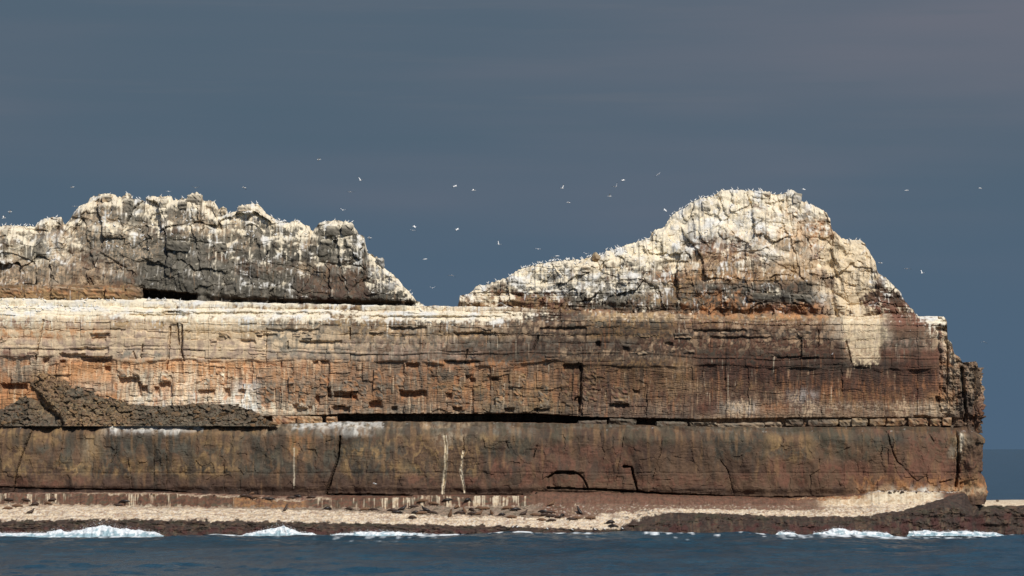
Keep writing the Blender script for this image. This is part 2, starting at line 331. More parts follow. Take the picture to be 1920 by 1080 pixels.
def build_lower():
    uc, rad = 1818.0, 3.0
    u = np.concatenate([np.arange(-300, 1875, SP), np.arange(1875, 2320, 5.0)])
    nrow = int(146 / SP)
    v = np.linspace(0, 1, nrow)
    U, V = np.meshgrid(u, v)
    lip = interp(U, GAP_BOT) + 2 + 1.2 * fbm(U / 18, V * 0, 4, 3) + 3.0 * np.maximum(fbm(U / 70, V * 0, 19, 3), 0)
    py = 946 + (lip - 946) * V
    x = U / 10; z = (HOR - py) / 10
    top = py - lip                                                # rows below the lip
    soft = np.where(U < 500, 0.5, 1.0)
    Y = 3.0 * soft * (1 - sstep(0, interp(U, [(0, 20), (520, 24), (700, 36), (1300, 30), (2400, 24)]) * (1 + 0.4 * fbm(x / 8, z * 0, 20, 3)), top)) ** 1.6 + 0.25 * sstep(905, 800, py)
    Y += 1.0 * fbm(x / 9, z / 12, 1, 3) + 0.28 * fbm(x / 2.6, z / 4.0, 2, 3) + 0.04 * fbm(x / 0.7, z / 0.9, 3, 3) + 0.09 * fbm(x / 3.0, z / 0.45, 10, 4) * sstep(-.2, .4, fbm(x / 6, z / 5, 15, 2)) + 0.17 * facets(x + 0.3 * fbm(x, z, 17, 3), z, 1.6, 2.4, 60, .8)[0] + 0.03 * fbm(x / .35, z / .35, 18, 2)
    fv, fe, _ = facets(x + 0.8 * fbm(x / 3, z / 3, 5, 3), z + 1.2 * fbm(x / 4, z / 4, 6, 3), 6.0, 11.0, 40, 0.7)
    Y += 0.10 * fv * sstep(0, 15, top)
    Y += np.where(U > 1800, 0.5 * fbm(x / 1.5, z / 2, 16, 4), 0) + np.where(U > 1645, 0.4 * facets(x + 0.6 * fbm(x / 2, z / 2, 8), z, 3.6, 4.5, 77, 0.9)[0], 0)
    # faint bedding line at 2/3 down and a slightly undercut foot
    Y += 0.10 * np.exp(-((py - 887 - 3 * gnoise(x / 6, x * 0, 9)) / 1.6) ** 2)
    Y += 0.5 * sstep(912, 924, py - 6 * (U / 1340 - 0.5)) * (U < 1640)
    wob = 1.3 * fbm(x / 2.2, z / 2.2, 12, 3) + 0.4 * fbm(x / 0.5, z / 0.5, 11, 2); crk = np.zeros_like(Y)
    for pts, w, dep in LOW_CRACKS:
        d, t = poly_dist(U + wob, py + wob * 0.6, pts)
        up = abs(pts[-1][1] - pts[0][1]) > abs(pts[-1][0] - pts[0][0])          # upright joints: one lip stands proud of the other
        side = np.sign(U + wob - np.interp(py, *np.array(sorted((q[1], q[0]) for q in pts), float).T)) if up else np.sign(np.interp(U, *np.array(sorted(pts), float).T) - py)
        k = 1 - sstep(w * 0.15, w * 0.62, d * (1.0 + 0.5 * gnoise(x * 0.8, z * 0.8, 13)))
        ends = sstep(0, 0.12, t) * sstep(1, 0.88, t) if dep < 1.0 else 1.0
        ramp_ = np.where(side > 0, 1 - sstep(0, w * 5, d), 0) * (0.30 if up else 0.0)
        vary = np.clip(0.7 + 1.0 * fbm(x / 1.4, z / 1.4, int(pts[0][0]) + 900, 2), 0.05, 1.2) if dep < 0.75 else 1.0
        Y += dep * (0.75 * k * vary + ramp_) * (0.25 + 0.75 * ends); crk = np.maximum(crk, k)
    arch = sstep(34, 28, np.abs(U - 1064)) * sstep(884, 890, py) * sstep(916, 914, py); Y += 0.45 * arch
    e = -np.clip(Y, -3, 2.7)
    X, Yw = wrap(U, e, uc, rad, 1.0)
    Z = H + (HOR - py) / 10
    col = LOW_MAP.paint(U, py, 8, 8, 1 / 28, 1 / 50, 300)
    col = col * np.stack([interp(U, [(0, .95), (900, .92), (1300, .86), (2400, .9)]) * f_ for f_ in (0.91, .91, .89)], -1)
    # guano in the two cracks and on the lip, dark run-off stripes
    for pts, w in (([(834, 818), (837, 850), (834, 885), (830, 926)], 4.0), ([(869, 846), (863, 880), (867, 899), (871, 923)], 2.6), ([(1803, 815), (1801, 845)], 4), ([(551, 840), (551, 915)], 1.6)):
        d, t = poly_dist(U + wob * 1.2, py, pts)
        k = (1 - sstep(w * 0.4, w, d)) * sstep(-0.5, 0.1, fbm(x * 3, z / 4, 21, 3) + 0.25) * (0.55 if w < 2 else 0.95)
        col = col * (1 - k[..., None]) + PAL['c'] * k[..., None]
    st = sstep(0.12, 0.55, fbm(x / 1.3, z / 9, 23, 4) + 0.2 * sstep(860, 800, py) - 0.15 * sstep(890, 915, py) + interp(U, [(0, .05), (600, .08), (1000, 0), (1300, -.08), (2400, -.05)])); kk = (interp(U, [(0, .66), (900, .6), (1100, .4), (2400, .35)]) * st)[..., None]; col = col * (1 - kk) + lin((68, 61, 52)) * kk
    lt = sstep(0.2, 0.6, fbm(x / 1.1 + 40, z / 8, 24, 4) + 0.15 * sstep(860, 815, py) - 0.2 * sstep(870, 900, py)); kk = (0.42 * lt)[..., None]; col = col * (1 - kk) + lin((136, 106, 74)) * kk
    gw = sstep(16, 2, top) * sstep(0.0, 0.35, fbm(x / 1.1, z / 0.5, 25, 4) + np.where((U > 205) & (U < 380), 0.35, np.where((U > 545) & (U < 720), 0.25, -0.5)))
    gw = gw * 0.75; col = col * (1 - gw[..., None]) + PAL['w'] * gw[..., None]
    # ledge on top, running back under the upper cliff, and the closing back wall
    bx, by = wrap(U[-1], np.minimum(e[-1], 0) - 2.6, uc, rad, 1.0)
    rows = [(bx, by, Z[-1] + 0.15)]
    bx2 = np.minimum(X[-1], 84.0); rows.append((bx2, np.maximum(by, 9.5), Z[-1] + 0.3)); rows.append((bx2, np.full_like(by, 46.0), Z[-1] + 0.4)); rows.append((bx2, np.full_like(by, 47.0), np.full_like(by, -3.0)))
    for a, b, c in rows:
        X = np.vstack([X, a]); Yw = np.vstack([Yw, b]); Z = np.vstack([Z, c]); col = np.concatenate([col, col[-1:] * 0 + PAL['b']], 0)
    me = grid_mesh("cliff_base", X, Yw, Z, col)
    return me
low_me = build_lower()
cliff_base = tag(mesh_obj("cliff_base", low_me, M_rock), "massive smooth dark brown cracked rock bed above the shore platform", "cliff", kind="structure")

# ------------------------------------------------------------------ upper cliff: bedded strata
MID_CRACKS = [([(332, 606), (335, 645)], 2.2, 0.7), ([(341, 610), (340, 660), (345, 676)], 2.4, 0.7), ([(318, 612), (316, 660), (312, 692)], 2.6, 0.8), ([(81, 600), (72, 645), (66, 676)], 2.2, 0.6),
    ([(267, 646), (266, 670)], 2.2, 0.6), ([(1089, 686), (1088, 730), (1086, 772)], 3.2, 0.9), ([(656, 616), (656, 635)], 2.5, 0.7), ([(540, 640), (540, 655)], 1.8, 0.5), ([(250, 660), (254, 672)], 2, 0.5),
    ([(1587, 640), (1597, 680)], 2.2, 0.6), ([(1804, 690), (1806, 720), (1812, 790)], 4.2, 1.5), ([(1778, 650), (1776, 720)], 2.4, 0.6), ([(1010, 630), (1000, 655)], 2.6, 0.6), ([(825, 600), (825, 625)], 2.2, 0.5),
    ([(1502, 630), (1502, 668)], 1.8, 0.5), ([(1535, 620), (1535, 650)], 1.6, 0.4), ([(330, 575), (327, 600)], 2, .5), ([(500, 615), (498, 680)], 1.6, .4), ([(876, 655), (872, 680)], 2, .5)]
# shadowed overhangs: x0, x1, row of the roof, row of the sill, depth
SLOTS = [(110, 160, 663, 668, 1.1), (150, 210, 668, 675, 1.3), (168, 206, 625, 629, .9), (170, 200, 632, 636, .9), (130, 205, 652, 655, .6), (0, 52, 719, 727, 1.6), (78, 92, 672, 677, .9), (112, 124, 676, 680, .8), (195, 206, 687, 694, .8),
    (222, 262, 707, 716, 1.2), (258, 266, 716, 740, 1.0), (265, 278, 724, 731, 1.1), (298, 320, 716, 724, 1.1), (370, 404, 731, 737, 1.1), (420, 432, 728, 742, 1.0), (445, 462, 730, 735, .8), (288, 300, 725, 735, .9),
    (625, 660, 734, 743, 1.5), (612, 622, 726, 742, 1.1), (622, 657, 761, 768, 1.4), (690, 716, 752, 762, 1.4), (660, 672, 725, 731, 1.1), (660, 671, 742, 746, .9), (748, 800, 732, 741, 1.5), (733, 745, 762, 767, 1.0), (590, 600, 742, 752, 1.0),
    (585, 598, 677, 681, .8), (600, 618, 676, 680, .7), (760, 786, 680, 686, 1.1), (832, 900, 676, 682, .9), (872, 885, 703, 708, .8), (880, 892, 710, 716, .8), (835, 848, 737, 745, 1.0), (848, 866, 763, 768, 1.0), (920, 935, 707, 711, .8),
    (555, 568, 765, 772, .9), (566, 577, 764, 770, .9), (548, 560, 758, 764, .7), (440, 448, 757, 762, .6), (575, 585, 760, 768, .6), (1055, 1092, 682, 690, 1.2), (1076, 1090, 745, 754, 1.1), (945, 965, 765, 771, 1.0), (1000, 1030, 766, 770, .8),
    (1140, 1180, 757, 761, .9), (1185, 1200, 731, 735, .7), (1115, 1127, 640, 648, .9), (1165, 1180, 650, 657, .7), (1245, 1263, 642, 645, .6), (1010, 1100, 613, 616, .7), (730, 800, 613, 617, .8), (850, 930, 623, 626, .7), (450, 480, 637, 641, .7), (560, 642, 639, 643, .7),
    (480, 520, 626, 629, .6), (500, 600, 617, 620, .5), (1455, 1535, 669, 672, .6), (1300, 1400, 618, 621, .6), (1330, 1450, 631, 634, .5), (1754, 1775, 613, 618, 1.0), (1752, 1764, 743, 750, 1.0), (1765, 1774, 727, 733, .8), (1710, 1745, 779, 783, .7), (1835, 1849, 745, 750, .7), (1838, 1848, 762, 770, .8),
    (1040, 1160, 577, 581, 1.0), (1200, 1255, 577, 582, 1.4), (1255, 1430, 580, 589, 1.8), (1430, 1530, 585, 589, 0.9), (300, 345, 583, 588, 0.9), (950, 990, 588, 592, .6), (240, 360, 589, 591, .4), (690, 940, 592, 595, .6), (330, 620, 585, 588, .5)]
MID_MAP = ColourMap([
    (550, "300:cct 900:cw 1040:cbt 1540:byr 1660:ct 2400:rb"),
    (565, "240:ctct 420:cbwt 640:cwb 680:by 880:cw 960:bty 1280:btr 1540:oyb 1570:gtn 1650:ctt 1770:rbb 2400:tb"),
    (578, "300:ctc 420:ctbt 640:ctby 690:ybb 930:cct 1040:cbt 1280:bry 1540:oyrt 1575:gt 1660:tco 2400:rbt"),
    (592, "200:ctt 240:bp 330:ttc 620:ctb 690:yb 880:cct 970:cbt 1100:dbn 1150:byt 1300:ytb 1560:oyb 1590:gt 1660:oct 1740:rrb 1800:rc 2400:tb"),
    (605, "100:tcr 200:ttp 330:tpy 480:tct 620:gtb 750:ygb 900:gbt 1100:dnbt 1260:dybk 1560:bnyrt 1600:tc 1660:ct 1740:rrb 1790:rcb 2400:tb"),
    (625, "200:tto 330:ttp 500:tty 640:ttg 950:tybg 1100:bdnt 1260:kbdy 1560:bnkgt 1660:tcc 1740:bnb 1790:bctr 2400:tb"),
    (645, "130:ttp 320:tp 500:ttp 640:ttg 850:ptgb 950:gdb 1200:nkbg 1560:brnkt 1585:n 1655:ct 1740:bndp 1775:rbt 1795:ctc 2400:gtb"),
    (665, "110:tpr 210:tp 320:tpg 500:tp 700:tpg 900:pgb 1050:bkdn 1300:bdnkt 1560:nkrbd 1590:n 1650:ctt 1740:nbr 1775:rrb 1795:cto 1840:tgb 2400:tb"),
    (685, "100:rtg 220:oob 330:oot 500:oot 640:otr 760:ogb 900:obg 1050:bgo 1250:bnyk 1300:ytb 1480:nnrk 1680:nknd 1740:nrn 1775:rnb 1795:cto 2400:tgb"),
    (705, "60:ogd 110:by 220:oot 330:ogct 480:ootc 640:gogo 760:gbo 900:ogdb 1050:yogb 1250:brynk 1300:yb 1480:nnrk 1740:nknrb 1775:rn 1795:tcb 1840:gdt 2400:tb"),
    (725, "50:dok 140:bo 240:tpo 440:oocg 480:wwo 600:odg 800:gdbo 1050:gyod 1250:rbnyk 1330:bnyt 1480:nkrby 1740:nnkro 1775:nro 1800:tdg 1840:ndt 2400:tb"),
    (745, "50:oo 240:boo 440:otcw 480:wwc 600:ogd 900:gdob 1050:gdyo 1300:rnbgy 1480:nkrbt 1530:wnr 1700:nnroy 1740:nr 1790:oyt 1840:dn 2400:tr"),
    (765, "240:bo 440:otwg 480:wwc 600:ogc 900:gogd 1080:gyd 1300:bgnrt 1350:nr 1420:gcdw 1480:rot 1530:nrc 1680:rbcy 1740:rcy 1790:yct 1840:dn 2400:rb"),
    (785, "480:ob 900:tgb 1300:bgn 1800:tgb 2400:nb"), (806, "480:n 2400:nd")])
_lt = np.random.default_rng(5).uniform(0, 1, 200)
LAYERS = np.cumsum(np.where(_lt < 0.45, 0.28 + _lt, 0.5 + 1.1 * _lt)) - 6.0
def strata(x, zz, amp, seed):
    lid = np.searchsorted(LAYERS, zz.ravel()).reshape(zz.shape); lo = LAYERS[np.clip(lid - 1, 0, 199)]; hi = LAYERS[np.clip(lid, 0, 199)]
    th = np.maximum(hi - lo, 0.1); f = (zz - lo) / th
    hl = hsh(lid, lid * 0, seed); wl = 2.0 + 7.5 * hsh(lid, lid * 0, seed + 1) ** 1.3
    bx = (x + 40 * hl) / wl + 0.35 * gnoise(x / 3.0, lid * 3.7, seed + 2); bid = np.floor(bx); fx = bx - bid
    hb = hsh(lid, bid, seed + 3)
    off = (hb - 0.5) * amp * 0.6 + (hl - 0.5) * amp * 0.8 - amp * 0.9 * (hsh(lid, bid, seed + 7) > 0.9)
    jz = np.minimum(f, 1 - f) * th; jx = np.minimum(fx, 1 - fx) * wl
    on = sstep(0.05, 0.4, gnoise(x / 4.0, lid * 5.1, seed + 4))
    off += 0.24 * on * (1 - sstep(0.04, 0.13, jz)) * (0.3 + hl) + 0.2 * (hsh(lid, bid, seed + 5) > 0.86) * (1 - sstep(0.05, 0.13, jx))
    off -= 0.08 * np.sin(np.pi * np.clip(f, 0, 1))
    return off, hb, hl
def build_mid():
    s = (DIST + 4.5) / DIST; uc, rad = 1815.0, 3.0
    u = np.concatenate([np.arange(-300, 1875, SP), np.arange(1875, 2320, 5.0)])
    nrow = int(256 / SP); U, V = np.meshgrid(u, np.linspace(0, 1, nrow))
    top = interp(U, MID_TOP) + 2.6 * fbm(U / 30, V * 0, 14, 5) + 9 * fbm(U / 55, V * 0, 22, 4) * sstep(960, 1060, U) * sstep(1715, 1660, U)
    py = 812 + (top - 812) * V
    x = U / 10; z = (HOR - py) / 10; dip = 0.012 * U; q = py - dip + 8 * fbm(x / 16, z * 0, 29, 4) * sstep(600, 650, py) + 4.5 * fbm(x / 14, z * 0, 26, 4) + 1.5 * fbm(x / 2, z * 0, 28, 3)
    Y = interp(q + 3 * fbm(x / 7, z / 7, 30, 3), [(530, 8.5), (545, 6.6), (555, 4.9), (562, 3.9), (574, 3.7), (577, 2.9), (585, 2.5), (589, 2.4), (590, 1.9), (600, 1.6), (640, 1.5), (667, 1.3), (670, 1.32), (673, 1.45), (700, 1.5), (770, 1.3), (812, 1.2)])
    Y = Y + 0.5 * sstep(669, 672, q) * sstep(720, 690, q) * sstep(-0.15, 0.35, fbm(x / 7, z * 0, 27, 3))
    Y = np.where((U > 1050) & (q < 590), np.minimum(Y, 1.7 + 0.06 * (590 - q)), Y)
    zz = z + 0.10 * x * 0.12 + 0.65 * fbm(x / 15, z / 12, 31, 4)
    s1, hb, hl = strata(x, zz, 0.22, 400)
    lowz = sstep(668, 678, q)
    scar0 = sstep(1575, 1595, U) * sstep(1668, 1655, U) * sstep(690, 680, py)
    Y += s1 * (1 - 0.45 * lowz) * (1 - 0.35 * scar0) * interp(U, [(900, 1), (1300, .75), (1800, .75)])
    wx = x + 0.25 * fbm(x / 1.5, z / 1.5, 33, 3)
    h1, c1, jx1, jz1 = masonry(wx, z, 2.6, 3.2, 500); h2, c2, jx2, jz2 = masonry(wx, z, 1.1, 1.1, 520); h3, c3, jx3, jz3 = masonry(wx, z + 0.06 * fbm(x, z, 34), 0.7, 0.34, 540)
    b1 = (h1 - .5) * .7 + (c1 - .5) * .6; b2 = (h2 - .5) * .8 + (c2 - .5) * .5; b3 = h3 - .5; r2, r3 = h2, h3
    fade = sstep(1500, 900, U) * 0.6 + 0.4
    Y += lowz * fade * (0.8 * b1 + 0.28 * b2 + 0.07 * b3) + (1 - lowz) * (0.22 * b1 + 0.05 * b3)
    Y += lowz * 0.06 * (1 - sstep(0.04, 0.14, jx1)) * (c1 > .6) + 0.05 * lowz * (1 - sstep(0.03, 0.10, jz3))
    Y += 0.35 * fbm(x / 12, z / 12, 35, 3) + 0.04 * fbm(x / 0.6, z / 0.5, 36, 3)
    # smoother slab of face under the pale scar; the scar itself lies back
    scar = sstep(1588, 1598, U + 6 * fbm(x, z, 37)) * sstep(1662, 1650, U) * sstep(684, 676, py); Y += 0.55 * scar
    gully = sstep(315, 320, U) * sstep(345, 339, U) * sstep(605, 612, py) * sstep(700, 690, py); Y += 0.5 * gully
    wob = 1.4 * fbm(x / 0.8, z / 0.8, 38, 3)
    for pts, w, dep in MID_CRACKS:
        d, t = poly_dist(U + wob, py + wob, pts); Y += dep * (1 - sstep(w * 0.35, w, d))
    inslot = np.zeros_like(Y)
    for x0, x1, y0, y1, dep in SLOTS:
        m = (U > x0 - 20) & (U < x1 + 20) & (py > y0 - 12) & (py < y1 + 25)
        if not m.any(): continue
        wu = U[m] + wob[m] * 1.6; wp = py[m] + wob[m] * 0.9 + 2.2 * gnoise(x[m] / 1.4, z[m] * 0, 39)
        tt = np.clip((wu - x0) / (x1 - x0), 0, 1); bulge = 1 - (2 * tt - 1) ** 4
        k = sstep(x0 - 1, x0 + 3, wu) * sstep(x1 + 1, x1 - 3, wu) * sstep(y0 - .8, y0 + .8, wp) * sstep(y1 + 7, y1, wp)
        Y[m] += dep * k * (0.5 + 0.5 * bulge); inslot[m] = np.maximum(inslot[m], k)
    # the deep dark slot under the cliff
    gt = interp(U, GAP_TOP) + 1.5 * fbm(x / 1.3, z * 0, 41, 4); depth = interp(U, [(-300, 2.0), (480, 2.0), (510, 2.5), (610, 2.8), (640, 7.5), (1080, 7.5), (1180, 4.0), (1300, 1.3), (1780, 0.8), (1800, 0.3), (2400, 0.3)])
    Y += depth * sstep(gt - 0.8, gt + 0.8, py)
    Y += np.where(U > 1760, 0.6 * b2 + 0.7 * b1 + 0.9 * fbm(x / 1.5, z / 1.5, 59, 4) + 0.35 * facets(x, z, 1.2, 1.6, 591, .8)[0], 0)
    e = -np.clip(Y, -1, 13); corner = sstep(1780, 1815, U); e = np.where(U > 1780, np.maximum(e, -2.6 * corner - 13 * (1 - corner)), e)
    # shift: whole cliff stands 3 m behind the face of the lower bed
    X, Yw = wrap(U, e, uc + 12, rad, s); Yw = Yw + 3.0
    Z = H + (HOR - py) / 10 * s
    n = normals_z(X, Yw, Z)
    col = MID_MAP.paint(U, py, 12, 7, 1 / 16, 1 / 24, 600)
    lowcol = MID_MAP.paint(U + 5 * b2, py, 9, 9, 1 / 7, 1 / 40, 700)
    kk = (lowz * 0.7)[..., None]; col = col * (1 - kk) + lowcol * kk
    bcol = 0.55 * MID_MAP.sample(U + 8 * (h2 - .5), py, np.clip(0.7 * c2 + 0.3 * h2, 0, 1)) + 0.45 * MID_MAP.sample(U, py + 10 * (h1 - .5), np.clip(0.5 * c1 + 0.5 * h1, 0, 1)); kk = (lowz * 0.45 * fade)[..., None]; col = col * (1 - kk) + bcol * kk
    # each block has its own tone; recessed fresh faces are rusty
    tone = 1 + (hb - 0.5) * 0.22 * (1 - lowz) + (r2 - 0.5) * 0.4 * lowz * fade + (r3 - 0.5) * 0.14
    col = col * tone[..., None]
    rust = lowz * fade * sstep(0.10, 0.5, b1 * 0.9 + b2 * 0.8) * sstep(1250, 850, U) * sstep(-0.3, 0.3, fbm(x / 2, z / 3, 43, 3) + 0.12)
    rust = np.clip(rust + inslot * lowz * sstep(1200, 800, U) * 0.5, 0, 1) * sstep(770, 760, py + 10 * fbm(x / 2, z, 46))
    col = col * (1 - 0.75 * rust[..., None]) + lin((166, 114, 76)) * 0.75 * rust[..., None]
    vst = sstep(0.18, 0.55, fbm(x / 0.55, z / 5.5, 44, 4)); ck = (vst * interp(U, [(0, .12), (450, .15), (650, .4), (2400, .45)]))[..., None]; col = col * (1 - ck) + PAL['d'] * ck
    ws = sstep(0.30, 0.6, fbm(x / 0.5, z / 6.0, 45, 4) + 0.15 * ((U > 220) & (U < 480) & (py > 700)) - 0.1 * (U > 900)); ws = (ws * 0.6 * lowz)[..., None]; col = col * (1 - ws) + PAL['t'] * 1.25 * ws
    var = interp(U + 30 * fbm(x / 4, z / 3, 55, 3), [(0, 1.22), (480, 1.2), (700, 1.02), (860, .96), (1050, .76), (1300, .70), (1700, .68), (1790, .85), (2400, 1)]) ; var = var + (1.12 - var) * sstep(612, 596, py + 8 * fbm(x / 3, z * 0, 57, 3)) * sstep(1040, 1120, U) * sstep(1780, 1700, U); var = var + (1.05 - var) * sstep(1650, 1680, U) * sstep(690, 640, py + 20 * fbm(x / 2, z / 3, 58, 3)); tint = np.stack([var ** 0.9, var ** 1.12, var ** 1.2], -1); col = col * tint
    # long run-off streaks from the ledges: black, rust and lime white
    for sd_, wid, ln, colr, thr, amt in ((56, .6, 9, lin((58, 50, 45)), .30, .55), (57, .6, 8, lin((156, 108, 74)), .38, .45), (58, .34, 7, lin((204, 190, 164)), .44, .6)):
        kx = fbm(x / wid, z / ln, sd_, 4) + (0.12 * lowz if sd_ != 58 else 0.10 * ((U > 220) & (U < 520)) - 0.08 * (U > 1000)); kx = (sstep(thr, thr + .22, kx + 0.22 * fbm(x / 5, z / 6, sd_ + 90, 3)) * amt * (0.25 + 0.75 * sstep(-.2, .3, fbm(x / 7, z / 5, sd_ + 80, 2))) * (1 - 0.6 * (1 - lowz) * sstep(700, 500, U)))[..., None]; col = col * (1 - kx) + colr * kx
    pm = in_poly(U + 20 * fbm(x / 1.4, z / 1.6, 141, 5), py + 16 * fbm(x / .5, z / 3.0, 142, 4), PALE_SCAR); mot = sstep(-0.3, 0.15, fbm(x / .5, z / .7, 143, 4) + .12 - 0.2 * sstep(640, 684, py)); kx = (pm * (0.08 + 0.72 * mot * (0.55 + 0.45 * sstep(-.25, .25, fbm(x / .35, z / 4, 144, 4)))))[..., None]
    col = col * (1 - kx) + lin((218, 198, 162)) * kx
    for cx, cy, rx, ry in ((465, 742, 17, 24), (1492, 748, 8, 12), (1517, 766, 12, 20), (1388, 768, 26, 20), (1692, 768, 16, 18), (388, 752, 14, 16), (248, 750, 8, 26)):
        d = np.hypot((U - cx + 9 * fbm(x / .7, z / .9, 47, 4)) / rx, (py - cy + 14 * fbm(x / .4, z / 2.0, 48, 4)) / ry)
        k = (sstep(1.0, 0.9, d) * sstep(-0.12, 0.1, fbm(x / .35, z / 1.2, 49, 4)) * 0.6)[..., None]; col = col * (1 - k) + PAL['t'] * k
    # guano on upward faces of the top ledges, running down
    w = sstep(599, 582, q + 9 * fbm(x / 3.5, z / 2, 50, 4)) * (0.72 + 0.5 * sstep(-.3, .3, fbm(x / 6, z / 1.0, 40, 3))) * interp(U, [(-300, 1), (600, 1), (640, .55), (690, .9), (930, .9), (1000, .3), (1060, .12), (1500, .08), (1580, .12), (1700, .12), (1728, .35), (1745, .8), (1775, .8), (1800, .3), (2400, .3)]) + 0.10 * sstep(690, 600, py)
    src = sstep(0.2, 0.5, n[..., 2]) * w * (0.75 + 0.6 * fbm(x / 1.5, z / 1.0, 51, 3)); dec = 0.74 + 0.22 * (0.5 + 0.5 * np.tanh(3 * fbm(x / 0.45, z / 8, 52, 3)))
    g = sstep(0.25, 0.55, drips(src, dec) + 0.35 * fbm(x / 0.5, z / 0.5, 53, 3))[..., None]
    gc = PAL['c'] + (PAL['w'] - PAL['c']) * sstep(-0.2, 0.5, fbm(x / 4, z / 2, 54, 3))[..., None]
    col = col * (1 - g) + gc * g
    y_end = interp(u, [(1450, 44), (1680, 15), (2400, 15)]); xe = np.minimum(X[-1], 82); y0_, z0_ = Yw[-1].copy(), Z[-1].copy()
    for f in np.linspace(0.04, 1, 16):
        nn = fbm(u / 25, u * 0 + f * 8, 150, 4)
        X = np.vstack([X, X[nrow - 1] * (1 - f) + xe * f]); Yw = np.vstack([Yw, np.maximum(y0_ + (np.maximum(y_end, y0_ + 1.5) - y0_) * f, Yw[-1] + 0.02)])
        Z = np.vstack([Z, z0_ + nn * 0.5 * min(1, 6 * f) - interp(u, [(1450, 1), (1650, 12), (2400, 12)]) * f ** 2]); col = np.concatenate([col, (PAL['b'] * (1 + 0.4 * nn[:, None]))[None]], 0)
    X = np.vstack([X, xe]); Yw = np.vstack([Yw, Yw[-1] + 1.5]); Z = np.vstack([Z, np.full(len(u), 15.0)]); col = np.concatenate([col, col[-1:]], 0)
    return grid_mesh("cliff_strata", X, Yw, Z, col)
mid_me = build_mid()
cliff_strata = tag(mesh_obj("cliff_strata", mid_me, M_rock), "bedded orange and brown cliff wall below the crags, with whitened top ledge", "cliff", kind="structure")

# ------------------------------------------------------------------ the two crags on top
LEFT_MAP = ColourMap([
    (360, "230:gdt 250:g 345:cgt 380:gd 410:ct 500:cw 590:cg 700:gdg"), (385, "165:gt 230:gdt 270:gdg 290:ct 345:gcg 385:gdg 420:gct 500:ctg 590:tgg 700:gdg"),
    (405, "120:gtd 180:gtg 230:gtg 270:gdg 320:dgg 420:gtgd 500:gtc 590:gct 700:gdg"), (430, "60:tgc 120:gtb 180:gtg 270:gtgc 340:dgb 400:gtd 450:gtg 500:gdg 585:ggdg 700:ggd"),
    (455, "30:tbg 90:gd 125:tcw 190:gtg 300:gdtgd 360:ddgk 440:gdgd 480:tgdg 560:gdgd 585:tg 700:gdd"), (480, "20:dk 50:ct 95:gd 125:tcg 160:tgb 200:ggb 300:gtdd 390:dkg 450:ddb 590:gddk 690:gdkd 800:wcg"),
    (505, "50:tgb 100:gdt 125:tg 200:tgb 260:gtgb 300:gd 390:dgd 450:gdd 560:dgb 585:tg 700:gdb 800:wg"), (530, "100:bdt 125:tg 210:bdt 265:gdb 400:dkg 560:dgk 690:ndb 720:gdn 800:wgdg"),
    (548, "265:yob 375:kd 560:dkg 700:ndb 800:dkg"), (560, "265:yby 375:kd 560:kdg 700:nd 800:dk"), (580, "800:kd")])
RIGHT_MAP = ColourMap([
    (350, "1430:c 1450:cg 1480:c 1510:gwg 1800:ct"), (380, "1290:c 1320:gwg 1400:c 1450:cgr 1490:ct 1510:gw 1560:ctg 1800:t"), (400, "1300:c 1330:cg 1420:ccw 1460:cgb 1490:ctt 1530:wgt 1570:ctg 1800:t"),
    (420, "1270:c 1300:wgd 1400:cw 1460:cwg 1500:ct 1560:tog 1800:t"), (440, "1270:c 1300:gw 1350:wgd 1420:cwt 1460:wgt 1510:tt 1570:tto 1800:ct"), (460, "1280:c 1300:db 1400:wtrb 1450:cwt 1510:ttg 1560:toc 1640:cct 1800:t"),
    (480, "1280:c 1300:gd 1420:btyr 1460:wcg 1520:ttc 1570:ctr 1650:ctc 1800:wb"), (500, "1040:cw 1080:gcd 1150:cct 1200:gcb 1250:cgd 1290:ct 1400:btyg 1460:tbg 1530:ty 1570:ct 1640:tcb 1800:wb"),
    (520, "1000:cwg 1100:gdw 1220:wcgb 1290:bdo 1420:byot 1520:tby 1550:tb 1580:bg 1630:ct 1680:bdw 1800:b"), (540, "920:bct 960:bdg 1100:dgkw 1240:wcdg 1300:bdy 1420:dkgb 1530:kdb 1550:tc 1575:bn 1620:ct 1690:bnd 1800:b"),
    (560, "920:btc 1060:rbyd 1200:dgk 1300:ydgb 1400:dkbo 1530:kkd 1550:tgw 1575:gt 1610:ct 1700:bndr 1800:b"), (580, "1060:rby 1280:dkb 1420:ko 1540:obr 1575:gt 1612:ct 1800:rb"), (600, "1540:ob 1612:ct 1800:rb")])
